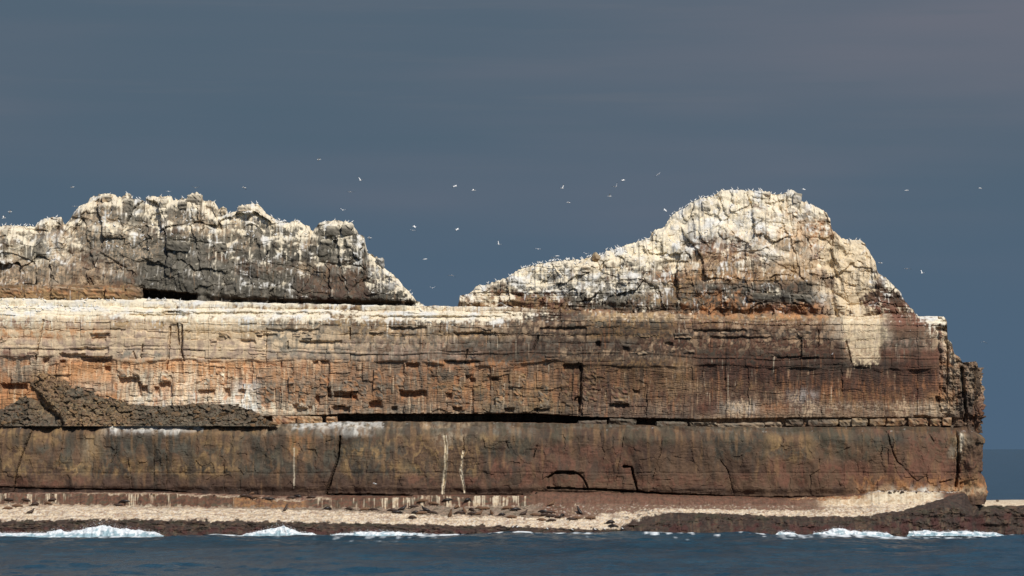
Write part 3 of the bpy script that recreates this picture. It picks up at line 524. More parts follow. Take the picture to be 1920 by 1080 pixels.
def build_crag(name, topline, px0, px1, base_py, base_y, lean, cmap, seed, wline, extra=None, cell=1.0, ragged=0.0):
    s = (DIST + base_y + 18 * lean) / DIST
    u = np.arange(px0, px1, SP); nrow = int(225 / SP); U, V = np.meshgrid(u, np.linspace(0, 1, nrow))
    jag = 1.6 * fbm(U / 7, V * 0 + 3, seed, 4) + 1.3 * np.sign(gnoise(U / 5, V * 0, seed + 1)) * (np.abs(gnoise(U / 5, V * 0, seed + 1)) > 0.25)
    top = interp(U, topline) + jag; bot = interp(U, base_py) + 14 + ragged * fbm(U / 70, V * 0 + 5, seed + 9, 4)
    top = np.minimum(top, bot - 2)
    py = bot + (top - bot) * V
    x = U / 10; z = (HOR - py) / 10; h = (bot - py) / 10
    zt = h + 1.5 * fbm(x / 6, z / 7, seed + 2, 4) + 0.05 * x
    st = 0
    for th, wgt in ((4.2, 0.6), (1.7, 0.4)):
        k = zt / th + 0.6 * gnoise(x / (th * 1.8), zt * 0, seed + int(th * 10)); kf = k - np.floor(k); st = st + wgt * th * (np.floor(k) + sstep(0.62, 1.0, kf))
    Y = base_y + lean * st
    wx = x + 0.7 * fbm(x / 2.4, z / 2.4, seed + 4, 3); wz = z + 0.6 * fbm(x / 2.4, z / 2.4, seed + 5, 3) - 0.18 * x
    b1, e1, r1 = facets(wx, wz, 4.2 * cell, 5.6 * cell, seed + 10, 0.8); b2, e2, r2 = facets(wx, wz, 1.7 * cell, 2.2 * cell, seed + 20, 0.8); b3, e3, r3 = facets(wx, wz, 0.8, 0.8, seed + 30, 0.8)
    h1, c1, jx1, jz1 = masonry(wx * 0.97 + 0.25 * wz, z + 0.12 * x, 3.2 * cell, 3.6 * cell, seed + 15); h2, c2, jx2, jz2 = masonry(wx + 0.2 * wz, z + 0.1 * x, 1.3 * cell, 1.5 * cell, seed + 25)
    Y += 1.2 * b1 + 0.7 * (h1 - .5) + 0.45 * (c1 - .5) + 0.42 * b2 + 0.28 * (h2 - .5) + 0.12 * b3  + 0.8 * fbm(x / 9, z / 9, seed + 6, 3) + 0.04 * fbm(x / 0.5, z / 0.5, seed + 7, 3)
    Y += 0.12 * (1 - sstep(0.01, 0.04, e1)) * (r1 > .5)
    hb = h / 1.0
    Y += 0.9 * (1 - sstep(1.3, 2.6, hb + 0.5 * fbm(x / 2, z * 0, seed + 8, 3)))       # undercut foot
    if extra is not None: Y, py = extra(U, py, x, z, Y)
    Y = np.maximum(Y, base_y - 1.6)
    # round the crest over to the back
    rim = sstep(0, 1, np.clip(1 - (py - top) / 14, 0, 1)); Y += 1.2 * rim ** 2
    X = (U - 960) / 10 * s; Z = H + (HOR - py) / 10 * s
    n = normals_z(X, Y, Z)
    col = cmap.paint(U, py, 11, 9, 1 / 13, 1 / 17, seed + 300)
    col = col * (1 + 0.30 * (r2 - 0.5) + 0.10 * (r3 - 0.5))[..., None]
    wt = interp(U, wline); rel = sstep(0, 1, np.clip((py - top) / 125, 0, 1))
    patch = 0.5 + 0.5 * np.tanh(4 * fbm(x / 3.2, z / 2.6, seed + 47, 3) + 1.1 * (1 - rel))
    src = sstep(0.36, 0.66, n[..., 2]) * np.clip(wt * (1.15 - 0.65 * rel) * (0.25 + 0.75 * patch), 0, 1) * (0.85 + 0.5 * fbm(x / 2, z / 1.2, seed + 41, 3))
    src = np.maximum(src, sstep(13, 3, py - top) * wt * (0.55 + 0.9 * fbm(x / 1.2, z / 2, seed + 42, 3)))
    dec = 0.78 + 0.205 * (0.5 + 0.5 * np.tanh(3.5 * fbm(x / 0.45, z / 7, seed + 43, 3)))
    g = (sstep(0.30, 0.55, drips(src, dec) + 0.26 * fbm(x / 0.4, z / 1.2, seed + 44, 4)) * 0.95)[..., None]
    gc = PAL['c'] + (PAL['w'] - PAL['c']) * sstep(-0.1, 0.4, fbm(x / 3, z / 3, seed + 45, 3) + 0.4 * rel - 0.15)[..., None]
    col = col * (1 - g) + gc * g
    if px0 > 0:
        pm = in_poly(U + 20 * fbm(x / 1.4, z / 1.6, 141, 5), py + 16 * fbm(x / .5, z / 3.0, 142, 4), PALE_SCAR); kx = (pm * (0.3 + 0.6 * sstep(-.35, .1, fbm(x / .6, z / .6, 143, 4) + .1)))[..., None]; col = col * (1 - kx) + lin((216, 196, 162)) * kx
    for sd_, wid, ln, colr, thr, amt in ((61, .5, 7, lin((70, 66, 58)), .28, .55), (62, .4, 6, lin((150, 120, 88)), .40, .4), (63, .3, 6, lin((205, 198, 184)), .46, .6)):
        kx = (sstep(thr, thr + .22, fbm(x / wid, z / ln, seed + sd_, 4)) * amt)[..., None]; col = col * (1 - kx) + colr * kx
    thick = np.clip((bot[-1] - top[-1]) / 10, 0.3, 9)
    zb = H + (HOR - bot[-1]) / 10 * s; Yl, Zl = Y[-1].copy(), Z[-1].copy()
    for f in np.linspace(0.06, 1.0, 22):                                    # the seaward-hidden back falls away just as broken
        fall = 1 - f ** 1.7; nz_ = fbm(x[-1] / 2.5, x[-1] * 0 + f * 7, seed + 60, 4); stp, _, _ = facets(x[-1], x[-1] * 0 + f * 12, 2.6, 2.6, seed + 61, .7)
        X = np.vstack([X, X[0]]); Y = np.vstack([Y, np.maximum(Yl + thick * 1.8 * f + (0.9 * nz_ + 1.2 * stp) * min(1, f * 5), Y[-1] + 0.02)]); Z = np.vstack([Z, zb - 1 + (Zl - zb + 1) * np.clip(fall + (0.05 * nz_ + 0.08 * stp) * min(1, f * 4), 0, 1)])
        kk = sstep(-.3, .4, fbm(x[-1] / 1.5, x[-1] * 0 + f * 9, seed + 62, 4))[:, None]; col = np.concatenate([col, (PAL['g'] * (1 - kk) + PAL['c'] * kk)[None]], 0)
    return grid_mesh(name, X, Y, Z, col)
def left_extra(U, py, x, z, Y):
    cave = sstep(266, 272, U) * sstep(378, 366, U) * sstep(543 + 0.10 * (U - 270) - 1, 545 + 0.10 * (U - 270), py + 2.5 * fbm(x / 1.2, z * 0, 881, 3))
    Y = Y + 5.0 * cave
    layer = sstep(270, 262, U) * sstep(537, 539, py + 2 * fbm(x / 3, z * 0, 882)); Y = np.where(layer > 0.5, 7.2 + 0.25 * fbm(x / 3, z / 2, 883, 3), Y)
    slot = sstep(420, 460, U) * sstep(790, 770, U) * sstep(565 + 0.02 * (U - 450) - 5, 565 + 0.02 * (U - 450), py); Y = Y + 1.2 * slot
    for pts, w, dep in (([(108, 430), (104, 480), (103, 545)], 9, 1.1), ([(584, 432), (580, 470), (572, 520)], 3.2, 1.2), ([(268, 372), (266, 400), (264, 420)], 3, 1.0), ([(400, 430), (396, 520)], 2.5, .8), ([(470, 420), (466, 480)], 2.5, .8),
                        ([(600, 455), (640, 445), (672, 440)], 2.2, .6), ([(140, 455), (190, 475), (240, 505)], 3.0, .9), ([(585, 490), (650, 500), (700, 480)], 2.0, .6), ([(345, 400), (350, 375), (378, 378)], 2.2, .9), ([(300, 450), (380, 455), (440, 470)], 2.5, .8)):
        d, t = poly_dist(U + 2 * fbm(x, z, 884), py + 2 * fbm(x, z, 885), pts); Y = Y + 0.33 * dep * (1 - sstep(w * 0.35, w, d))
    return Y, py
def right_extra(U, py, x, z, Y):
    # bedding shows in the lower part; the seaward shoulder is a pale broken face
    s1, hb, hl = strata(x, z + 0.25 * fbm(x / 6, z / 8, 871, 3), 0.5, 870)
    k = sstep(470, 520, py); Y = Y + s1 * (0.04 + 0.34 * k)
    for pts, w, dep in (([(1383, 352), (1383, 400)], 2.2, .8), ([(1478, 360), (1482, 400), (1490, 440)], 2.6, .9), ([(1290, 470), (1280, 500), (1284, 516)], 3.2, 1.0), ([(1300, 470), (1340, 478), (1400, 470), (1450, 490), (1490, 512)], 2.6, .8),
                        ([(1560, 470), (1556, 540), (1562, 590)], 4, 1.0), ([(1540, 432), (1562, 430)], 2.6, .8), ([(1345, 550), (1390, 540), (1440, 552), (1530, 548)], 2.6, .8), ([(1580, 530), (1620, 545)], 2.2, .6), ([(1405, 362), (1412, 380)], 2.5, .9),
                        ([(1425, 386), (1436, 389)], 2.2, .7), ([(1574, 572), (1640, 573), (1705, 578)], 1.8, .5)):
        d, t = poly_dist(U + 2 * fbm(x, z, 874), py + 2 * fbm(x, z, 875), pts); Y = Y + 0.33 * dep * (1 - sstep(w * 0.35, w, d))
    d, t = poly_dist(U + 4 * fbm(x, z, 876), py, [(1560, 500), (1552, 560), (1556, 610)]); Y = Y + 0.8 * sstep(16, 6, d)
    return Y, py
LEFT_BASE = [(-300, 550), (0, 556), (270, 559), (450, 566), (780, 574), (810, 576)]
RIGHT_BASE = [(840, 574), (1040, 578), (1200, 582), (1290, 586), (1450, 588), (1560, 592), (1600, 600), (1700, 594), (1730, 596)]
left_me = build_crag("cliff_crag", LEFT_TOP, -300, 806, LEFT_BASE, 8.0, 0.40, LEFT_MAP, 1000, [(-300, .8), (60, .8), (130, .7), (250, .72), (350, .75), (420, .95), (580, .9), (600, .7), (690, .7), (806, .9)], left_extra, 1.5)
right_me = build_crag("cliff_crag", RIGHT_TOP, 850, 1724, RIGHT_BASE, 5.0, 0.50, RIGHT_MAP, 1200, [(850, .75), (900, .85), (1200, .85), (1260, 1.1), (1450, 1.05), (1500, .7), (1560, .6), (1620, .75), (1724, .5)], right_extra, 1.15, 12.0)
crag_l = tag(mesh_obj("cliff_crag", left_me, M_rock), "broad grey jagged crag streaked with white droppings, nearer the picture's left edge", "crag", kind="structure")
crag_r = tag(mesh_obj("cliff_crag", right_me, M_rock), "tall cream-topped peak with long sloping ridge above the seaward end", "crag", kind="structure")

# ------------------------------------------------------------------ shore platform
SHELF = [  # column: (depth, photo row) for foot, step edge, step base, platform, platform edge, wall; depth of waterline
    (-400, (3, 922), (-2.5, 926), (-3, 944), (-7, 958), (-11, 978), (-12.2, 990), -13.2), (0, (3, 922), (-2.5, 926), (-3, 944), (-7, 958), (-11, 979), (-12.2, 991), -13.2),
    (150, (3, 920), (-2.2, 926), (-2.7, 946), (-7, 956), (-11, 975), (-12.2, 988), -13.4), (300, (3, 921), (-2.6, 926), (-3, 949), (-7, 957), (-11, 975), (-12, 988), -13),
    (430, (3, 923), (-3.2, 931), (-3.6, 951), (-7, 957), (-11, 977), (-12, 989), -13), (560, (3, 925), (-4, 940), (-4.4, 952), (-7, 959), (-11, 979), (-12, 990), -13.3),
    (600, (3, 926), (-3, 935), (-3.4, 952), (-7, 959), (-11, 980), (-12, 990), -13.2), (770, (3, 926), (-3, 934), (-3.4, 953), (-8, 964), (-11.5, 983), (-12.3, 992), -13.3),
    (776, (3, 926), (-3.2, 929), (-3.5, 949), (-8, 964), (-11.5, 983), (-12.3, 992), -13.3), (988, (3, 926), (-3.0, 931), (-3.4, 949), (-8, 969), (-11.5, 988), (-12.3, 995), -13.2),
    (1000, (3, 918), (-1.6, 924), (-3.2, 946), (-8, 970), (-11.5, 989), (-12.3, 996), -13.2), (1110, (3, 917), (-1.5, 927), (-3.0, 944), (-8, 970), (-11.7, 993), (-12.4, 998), -13.2),
    (1160, (3, 919), (-1.5, 929), (-3.0, 945), (-6.5, 962), (-11.5, 993), (-12.3, 998), -13), (1200, (3, 920), (-1.5, 930), (-3.0, 946), (-5, 956), (-9.5, 982), (-11.5, 996), -13),
    (1250, (3, 923), (-1.4, 932), (-2.6, 946), (-4.6, 954), (-6, 961), (-9, 984), -12.5), (1480, (3, 930), (-1.4, 937), (-2.4, 947), (-4.6, 957), (-6.4, 968), (-9, 983), -12.5),
    (1620, (3, 922), (-2.0, 930), (-2.6, 947), (-5, 956), (-6.4, 969), (-9, 984), -12.3), (1645, (3, 916), (-2.6, 922), (-3.2, 945), (-5, 952), (-6.2, 964), (-8.5, 980), -11.8),
    (1685, (3, 916), (-2.8, 923), (-3.2, 944), (-5, 951), (-6.0, 960), (-8, 976), -11.0), (1695, (3, 916), (-2.8, 923), (-3.2, 944), (-4.5, 949), (-5.5, 957), (-6.6, 972), -8.0), (1780, (3, 918), (-2.2, 924), (-2.6, 932), (-3.4, 939), (-4.4, 949), (-5.4, 968), -7.0),
    (1808, (3, 920), (-1.6, 925), (-2.2, 935), (-3, 946), (-3.8, 956), (-4.6, 970), -6.0), (1822, (20, 936), (3, 939), (1, 944), (-0.5, 947), (-1.6, 952), (-2.6, 968), -3.6), (1840, (50, 938), (20, 940), (10, 943), (6, 945), (3.4, 948), (2.4, 962), 1.2),
    (1900, (60, 937), (30, 939.5), (16, 942.5), (10, 945), (7, 948), (5.6, 964), 4.0), (1960, (70, 937), (40, 938.5), (20, 942), (12, 945), (8, 948), (6.4, 966), 4.6), (2400, (70, 937), (40, 938.5), (20, 942), (12, 945), (8, 948), (6.4, 966), 4.6)]
def shelf_z(py, Y): return H - (py - HOR) / 10 * (DIST + Y) / DIST
def build_shelf():
    cx = np.array([c[0] for c in SHELF], float)
    pts = np.array([[(Y, shelf_z(p, Y)) for Y, p in c[1:7]] + [(c[7], 0.0), (c[7] - 1.6, -3.0)] for c in SHELF])
    u = np.concatenate([np.arange(-300, 1960, SP), np.arange(1960, 2400, 6.0)])
    sidx = np.concatenate([np.linspace(7, 6, 5)[:-1], np.linspace(6, 5, 16)[:-1], np.linspace(5, 4, 18)[:-1], np.linspace(4, 3, 26)[:-1], np.linspace(3, 2, 24)[:-1], np.linspace(2, 1, 18)[:-1], np.linspace(1, 0, 8)])
    U, S = np.meshgrid(u, sidx); x = U / 10
    j = np.zeros((8,) + u.shape + (2,))
    wob = 4 * fbm(u / 40, u * 0, 60, 3)
    for k in range(8):
        for c in range(2): j[k, :, c] = np.interp(u + wob * (k > 0), cx, pts[:, k, c])
        if k in (1, 2): j[k, :, 0] += 0.35 * fbm(u / 22, u * 0, 61, 4)
        if k in (3, 4, 5, 6): j[k, :, 0] += 0.7 * fbm(u / 45, u * 0, 62, 4)
    i = np.clip(np.floor(S).astype(int), 0, 6); f = S - i; ci = np.broadcast_to(np.arange(len(u)), U.shape)
    P = j[i, ci] * (1 - f)[..., None] + j[i + 1, ci] * f[..., None]
    Y = P[..., 0]; Z = P[..., 1]
    far = sstep(1830, 1850, U)
    flat = ((S > 2) & (S < 4)) | (S < 1)
    rough = np.where(flat, 0.10, 0.13)
    b1, e1, r1 = facets(x + 0.4 * fbm(x, Y, 64), Y * 1.0, 2.4, 1.7, 650, 0.5); b2, e2, r2 = facets(x, Z * 1.5 + Y, 0.8, 0.8, 660, 0.7)
    wall = sstep(3.9, 4.5, S)
    ter = (Z + 0.25 * fbm(x / 6, Y / 3, 63, 4)) / 0.42; Z = np.where((S > 2) & (S < 4) & (U < 1820), Z + 0.30 * 0.42 * (np.floor(ter) + sstep(0.55, 1.0, ter - np.floor(ter)) - ter), Z)
    Z = Z + (rough * b1 + 0.10 * b2 + 0.10 * fbm(x / 1.1, Y / 1.1, 66, 3)) * (S > 0.5) * (1 - 0.6 * far)
    Y = Y - wall * (0.16 * b2 + 0.8 * fbm(x / 3.5, Z / 1.5, 67, 4) + 0.15 * b1 + sstep(1600, 1680, U) * (0.5 * fbm(x / 1.6, Z / 0.8, 65, 4) + 0.22 * facets(x, Z, 1.6, 1.1, 670, .8)[0])) * (S < 6.9)
    X = (U - 960) / 10 * (1 + np.where(U > 1800, (Y - 0) / DIST * 1.0, 0))
    # colour: code by position across the profile
    Sw = S + 0.30 * fbm(x / 1.6, S * 1.5, 68, 4) + 0.10 * fbm(x / 0.4, S * 4, 69, 3)
    u1 = 0.5 + 0.5 * np.tanh(2.6 * fbm(x / 1.5, Y / 1.2 + Z, 70, 4)); u2 = 0.5 + 0.5 * np.tanh(2.6 * fbm(x / 0.45, Y / .5 + Z / .5, 71, 3))
    def mixc(code): L = lut_of(code); return 0.6 * L[np.clip((u1 * 16).astype(int), 0, 15)] + 0.4 * L[np.clip((u2 * 16).astype(int), 0, 15)]
    col = mixc('nbr')
    def put(mask, code, k=1.0):
        nonlocal col
        m = (np.clip(mask, 0, 1) * k)[..., None]; col = col * (1 - m) + (mixc(code) if isinstance(code, str) else code) * m
    rng_ = lambda a, b: sstep(a - 0.05, a + 0.05, Sw) * sstep(b + 0.05, b - 0.05, Sw)
    L = lambda a, b, w=6: sstep(a - w, a + w, U) * sstep(b + w, b - w, U)
    put(rng_(0.4, 1.0) * L(-500, 620), 'nrp', 1); put(rng_(0.75, 1.03) * L(160, 620), 'tcp', .7)
    stripe = sstep(0.05, 0.34, 0.6 * fbm(x / 0.28, Z / 6, 73, 3) + 0.6 * fbm(x / 1.1, Z / 9, 86, 3) + 0.35 * fbm(x / 6, Z * 0, 72, 3) - 0.25 * (S - 1) * (hsh(np.floor(x / 0.5), np.floor(x / 0.5) * 0, 85)) - 0.06 + interp(U, [(-300, -.05), (25, .12), (125, .12), (140, -.3), (230, -.25), (240, .05), (330, .05), (350, -.2), (420, -.3), (560, -.5), (610, .02), (770, .06), (778, .24), (985, .24), (1000, -.35), (2400, -.35)]))
    put(rng_(1.0, 2.05) * L(-500, 1000, 3), 'ebrn'); put(rng_(1.0, 2.02) * L(440, 575), 'rbyo', .8); put(rng_(0.98, 2.0) * L(-500, 996, 3) * stripe, 'cct', .88)
    put(rng_(0.9, 2.1) * L(1000, 1500), 'rbnb'); put(rng_(1.4, 2.05) * L(1050, 1500) * sstep(0.25, 0.45, fbm(x / 0.4, Z / .5, 74, 3)), 'tw', .6); put(rng_(0.8, 1.6) * L(1480, 1625), 'royt')
    put(rng_(1.3, 2.2) * L(1500, 1640, 14), 'tct'); put(rng_(0.7, 2.2) * L(1622, 1760, 12), 'cct'); put(rng_(0.2, 0.9) * L(1625, 1800), 'wnt')
    put(rng_(2.0, 4.05) * L(-500, 1800, 10), 'ctcwtp'); put(rng_(2.0, 2.35) * L(-500, 430, 30), 'gpt', .95)
    put(rng_(2.0, interp(U, [(400, 2.2), (470, 2.5), (620, 2.6), (780, 3.0), (1000, 3.1), (1040, 2.9), (1080, 2.0)])) * L(420, 1075, 20), 'gpe', .95); put(rng_(2.0, 2.25) * L(160, 330, 60), 'cgp', .8)
    put(rng_(2.6, 3.3) * L(600, 900, 30) * sstep(0.05, 0.4, fbm(x / .8, Y / .7, 75, 4)), 'btp', .7); put(rng_(2.3, 3.4) * L(1500, 1640, 20) * sstep(0.1, 0.4, fbm(x / .6, Y / .8 + Z, 76, 3)), 'bnt', .8)
    spk = sstep(0.22, 0.5, fbm(x / 0.5, Y / 0.6 + Z, 77, 4) + 0.25 * fbm(x / 5, Y / 2, 82, 3)); put(rng_(2.2, 4.1) * spk, 'bpn', .6); put(rng_(2.3, 4.0) * sstep(0.1, 0.5, fbm(x / 4.5, Y / 0.8, 83, 4)) * L(-500, 1640), 'tgp', .6)
    put(sstep(-0.06, 0.06, Sw - interp(U, [(-300, 3.95), (0, 3.95), (1100, 4.0), (1150, 3.95), (1195, 3.5), (1240, 3.85), (1500, 3.95), (1600, 3.95), (1660, 3.75), (1700, 3.4), (1740, 2.6), (1775, 1.8), (1800, 1.1), (1815, 1.0), (1826, 3.6), (1840, 3.95), (2400, 3.95)])), 'aank')
    put(sstep(-0.06, 0.06, Sw - 4.0) * sstep(0.05, 0.4, fbm(x / 1.2, S * 2 + Y / 2, 88, 4)), 'nbe', .75)
    put(rng_(5.0, 8) * sstep(-0.1, 0.3, fbm(x / 2, S, 78, 3)), lin((78, 48, 44)), .7); put(rng_(4.0, 4.7) * sstep(0, .4, fbm(x / 3, S * 2, 79, 3)), lin((58, 58, 44)), .6)
    put(sstep(1836, 1842, U) * sstep(4.0, 3.9, Sw), 'cct'); put(rng_(1.0, 2.95) * L(1010, 1540, 20), 'bnrbr', .9); put(rng_(2.1, 2.8) * L(1010, 1500, 20) * sstep(0.2, .4, fbm(x / .5, Z / .3, 84, 4)), 'tcw', .5); col = col * np.array([.92, .89, .86])
    put(L(1160, 1245, 20) * rng_(3.0, 4.0) * sstep(0.0, .4, fbm(x / .8, Y / .8, 80, 3)), 'na', .8)
    me = grid_mesh("rock_shelf", X, Y, Z, col)
    wl = (j[6, :, 0] + 0.0)
    return me, u, wl
shelf_me, shelf_u, shelf_w = build_shelf()
rock_shelf = tag(mesh_obj("rock_shelf", shelf_me, M_shelf), "wave-cut shore platform, cream on top and dark with weed at the tide line", "rock shelf", kind="structure")

# ------------------------------------------------------------------ sea
def grow(a, b, step, far, k=1.25):
    mid_ = list(np.arange(a, b, step)); s = step; lo = []; x = a
    while x > -far: s *= k; x -= s; lo.append(x)
    hi = []; s = step; x = mid_[-1]
    while x < far: s *= k; x += s; hi.append(x)
    return np.array(lo[::-1] + mid_ + hi)
BREAKERS = [  # base row of columns with crest rows: (px, crest row); depth, width
    ("long white breaker spilling over the dark tide line, highest near its middle", [(-40, 999), (0, 997), (40, 998), (88, 997), (100, 992), (115, 990), (128, 995), (150, 991), (165, 985), (185, 981), (205, 981), (225, 987), (245, 989), (270, 993), (310, 998)], -14.8, 3.2),
    ("small white pyramid-shaped breaker peaking below the lone sitting seal", [(450, 1002), (475, 996), (500, 990), (520, 984), (533, 981), (545, 987), (560, 995), (600, 1001)], -14.4, 2.2),
    ("low wide white breaker just right of the pointed one", [(610, 1003), (650, 998), (680, 995), (715, 994), (760, 997), (800, 1000), (835, 1003)], -14.6, 2.4),
    ("white breaker with a spray tip under the dark ledge on the seaward side", [(1515, 999), (1545, 994), (1565, 989), (1578, 986), (1590, 993), (1620, 995), (1650, 996), (1675, 999)], -13.4, 1.8),
    ("thin veil of white water draining off the dark ledge", [(1448, 1000), (1455, 994), (1475, 995), (1490, 997), (1502, 1001)], -13.6, 1.2),
    ("flat white surge line in the notch before the dark mound", [(1690, 998), (1710, 994), (1735, 992), (1760, 996), (1800, 994), (1840, 996), (1880, 999)], -7.6, 2.4)]
def build_sea():
    xs = grow(-116, 118, 0.5, 60000); ys = grow(-285, 12, 0.6, 60000)
    X, Y = np.meshgrid(xs, ys)
    fade = sstep(400, 200, np.abs(X)) * sstep(-560, -380, Y) * sstep(300, 60, Y)
    Z = np.zeros_like(X); r2 = np.random.default_rng(3)
    near = fade > 0
    for k in range(26):
        lam = 2.2 * 1.19 ** k * 0.9; lam = min(lam, 60); a = 0.017 * lam ** 0.66; th = R(-70 + r2.normal(0, 34)); ph = r2.uniform(0, 6.28)
        kx, ky = math.cos(th) * 6.283 / lam, math.sin(th) * 6.283 / lam
        p = X[near] * kx + Y[near] * ky + ph + 1.4 * gnoise(X[near] / lam / 3, Y[near] / lam / 3, 200 + k)
        Z[near] += a * (1 - np.abs(np.sin(p / 2))) * 1.5 - a * 0.55
    Z[near] += 0.07 * fbm(X[near] / 1.8, Y[near] / 1.8, 90, 4)
    Z *= fade
    # foam: lace along the tide line and behind the breakers
    px = X * 10 + 960; wl = np.interp(px, shelf_u, shelf_w); d = wl - Y
    lace = fbm(X / 1.6, Y / 7.0, 91, 5); big_ = fbm(X / 9, Y / 24, 92, 3)
    foam = sstep(0.05, 0.36, lace + 0.62 * sstep(9.0, 0.3, np.abs(d)) + 0.6 * big_ - 0.5) * sstep(22, 2, np.abs(d)) * near
    for lab, crest, Yc, w in BREAKERS:
        a, b = crest[0][0], crest[-1][0]; m = sstep(a - 25, a + 35, px) * sstep(b + 25, b - 35, px)
        foam = np.maximum(foam, m * sstep(0.0, 0.45, lace + 0.75 * sstep(34, 1, np.abs(Y - Yc + 4)) - 0.45) * sstep(40, 3, np.abs(Y - Yc + 3)))
    Z -= 0.05
    return grid_mesh("sea", X, Y, Z, None, {"Foam": foam}, smooth=True)
sea_me = build_sea()
m, t, b = base_mat("sea_water")
g = N(t, 'ShaderNodeNewGeometry'); fa = N(t, 'ShaderNodeAttribute', attribute_name="Foam")
b.inputs['Base Color'].default_value = (0.010, 0.030, 0.045, 1); b.inputs['Roughness'].default_value = 0.16; b.inputs['IOR'].default_value = 1.33; b.inputs['Specular IOR Level'].default_value = 0.07
wn = noise_node(t, mapping(t, g.outputs['Position'], (1, 0.45, 1)), 1.4, 6, 0.65, 0.3)
bp = N(t, 'ShaderNodeBump'); bp.inputs['Strength'].default_value = 0.9; bp.inputs['Distance'].default_value = 0.42
t.links.new(wn, bp.inputs['Height']); t.links.new(bp.outputs[0], b.inputs['Normal'])
dk = noise_node(t, mapping(t, g.outputs['Position'], (0.05, 0.02, 1)), 1.0, 4, 0.6)
dk2 = noise_node(t, mapping(t, g.outputs['Position'], (0.35, 0.10, 1)), 1.0, 5, 0.65); dk = math_node(t, 'ADD', math_node(t, 'MULTIPLY', dk, 0.5), math_node(t, 'MULTIPLY', dk2, 0.5))
wc = mix_col(t, ramp(t, dk, 0.38, 0.62), (0.011, 0.043, 0.068), (0.022, 0.065, 0.096))
fo = mix_col(t, fa.outputs['Fac'], wc, (0.78, 0.82, 0.82)); t.links.new(fo, b.inputs['Base Color'])
rr = N(t, 'ShaderNodeMapRange'); t.links.new(fa.outputs['Fac'], rr.inputs[0]); rr.inputs[3].default_value = 0.16; rr.inputs[4].default_value = 0.8; t.links.new(rr.outputs[0], b.inputs['Roughness'])
M_sea = m
sea = tag(mesh_obj("sea", sea_me, M_sea), "dark slate blue choppy sea in front of the cliff", "sea", kind="structure")

# ------------------------------------------------------------------ breakers
m, t, b = base_mat("white_water"); g = N(t, 'ShaderNodeNewGeometry')
n1 = noise_node(t, g.outputs['Position'], 3.0, 5, 0.65); n3 = noise_node(t, mapping(t, g.outputs['Position'], (1, 1, 2.2)), 0.9, 5, 0.7, 0.5)
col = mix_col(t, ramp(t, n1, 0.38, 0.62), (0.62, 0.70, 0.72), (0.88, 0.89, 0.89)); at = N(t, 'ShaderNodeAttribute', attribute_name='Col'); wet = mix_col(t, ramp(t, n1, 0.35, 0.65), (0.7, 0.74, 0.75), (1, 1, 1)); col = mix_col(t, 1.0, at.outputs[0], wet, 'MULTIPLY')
t.links.new(col, b.inputs['Base Color']); b.inputs['Roughness'].default_value = 0.75
bp = N(t, 'ShaderNodeBump'); bp.inputs['Strength'].default_value = 0.5; bp.inputs['Distance'].default_value = 0.12; t.links.new(n1, bp.inputs['Height']); t.links.new(bp.outputs[0], b.inputs['Normal'])
M_foam = m
def build_breaker(k, crest, Yc, w):
    s = (DIST + Yc) / DIST; u = np.arange(crest[0][0], crest[-1][0], 1.0); tt = np.linspace(0, 1, 26); U, T = np.meshgrid(u, tt); x = U / 10
    hz = np.maximum(H + (HOR - interp(U, crest)) / 10 * s, 0.0)
    ends = sstep(crest[0][0], crest[0][0] + 14, U) * sstep(crest[-1][0], crest[-1][0] - 14, U)
    hz = hz * ends * 0.78
    Y = Yc + (T - 0.62) * w * (1.6 + 0.3 * fbm(x / 2, T * 0, 95 + k, 3)) + 0.5 * fbm(x / 1.5, T, 96 + k, 3)
    prof = np.sin(np.pi * T ** 0.8) ** 1.3
    Z = -0.25 + (hz + 0.25) * prof * (1 + 0.24 * fbm(x / 1.8, T * w * 0.9, 97 + k, 4)) + 0.07 * prof * fbm(x / 0.6, T * w * 2.4, 98 + k, 3)
    Y = Y + prof * (0.55 * fbm(x / 0.9, Z / 0.5, 99 + k, 4) + 0.2 * fbm(x / 0.3, Z / 0.2, 89 + k, 3))
    foam_shade = sstep(-0.25, 0.15, fbm(x / 1.4, Z / 0.45, 87 + k, 4) + 0.75 * np.clip(Z / np.maximum(hz, 0.2), 0, 1) - 0.3)[..., None]  # teal-grey towards the base: painted shading, along with water showing through thin foam
    return grid_mesh("breaking_wave", (U - 960) / 10 * s, Y, Z, np.array([0.30, 0.42, 0.46]) * (1 - foam_shade) + np.array([0.80, 0.82, 0.82]) * foam_shade, smooth=True)
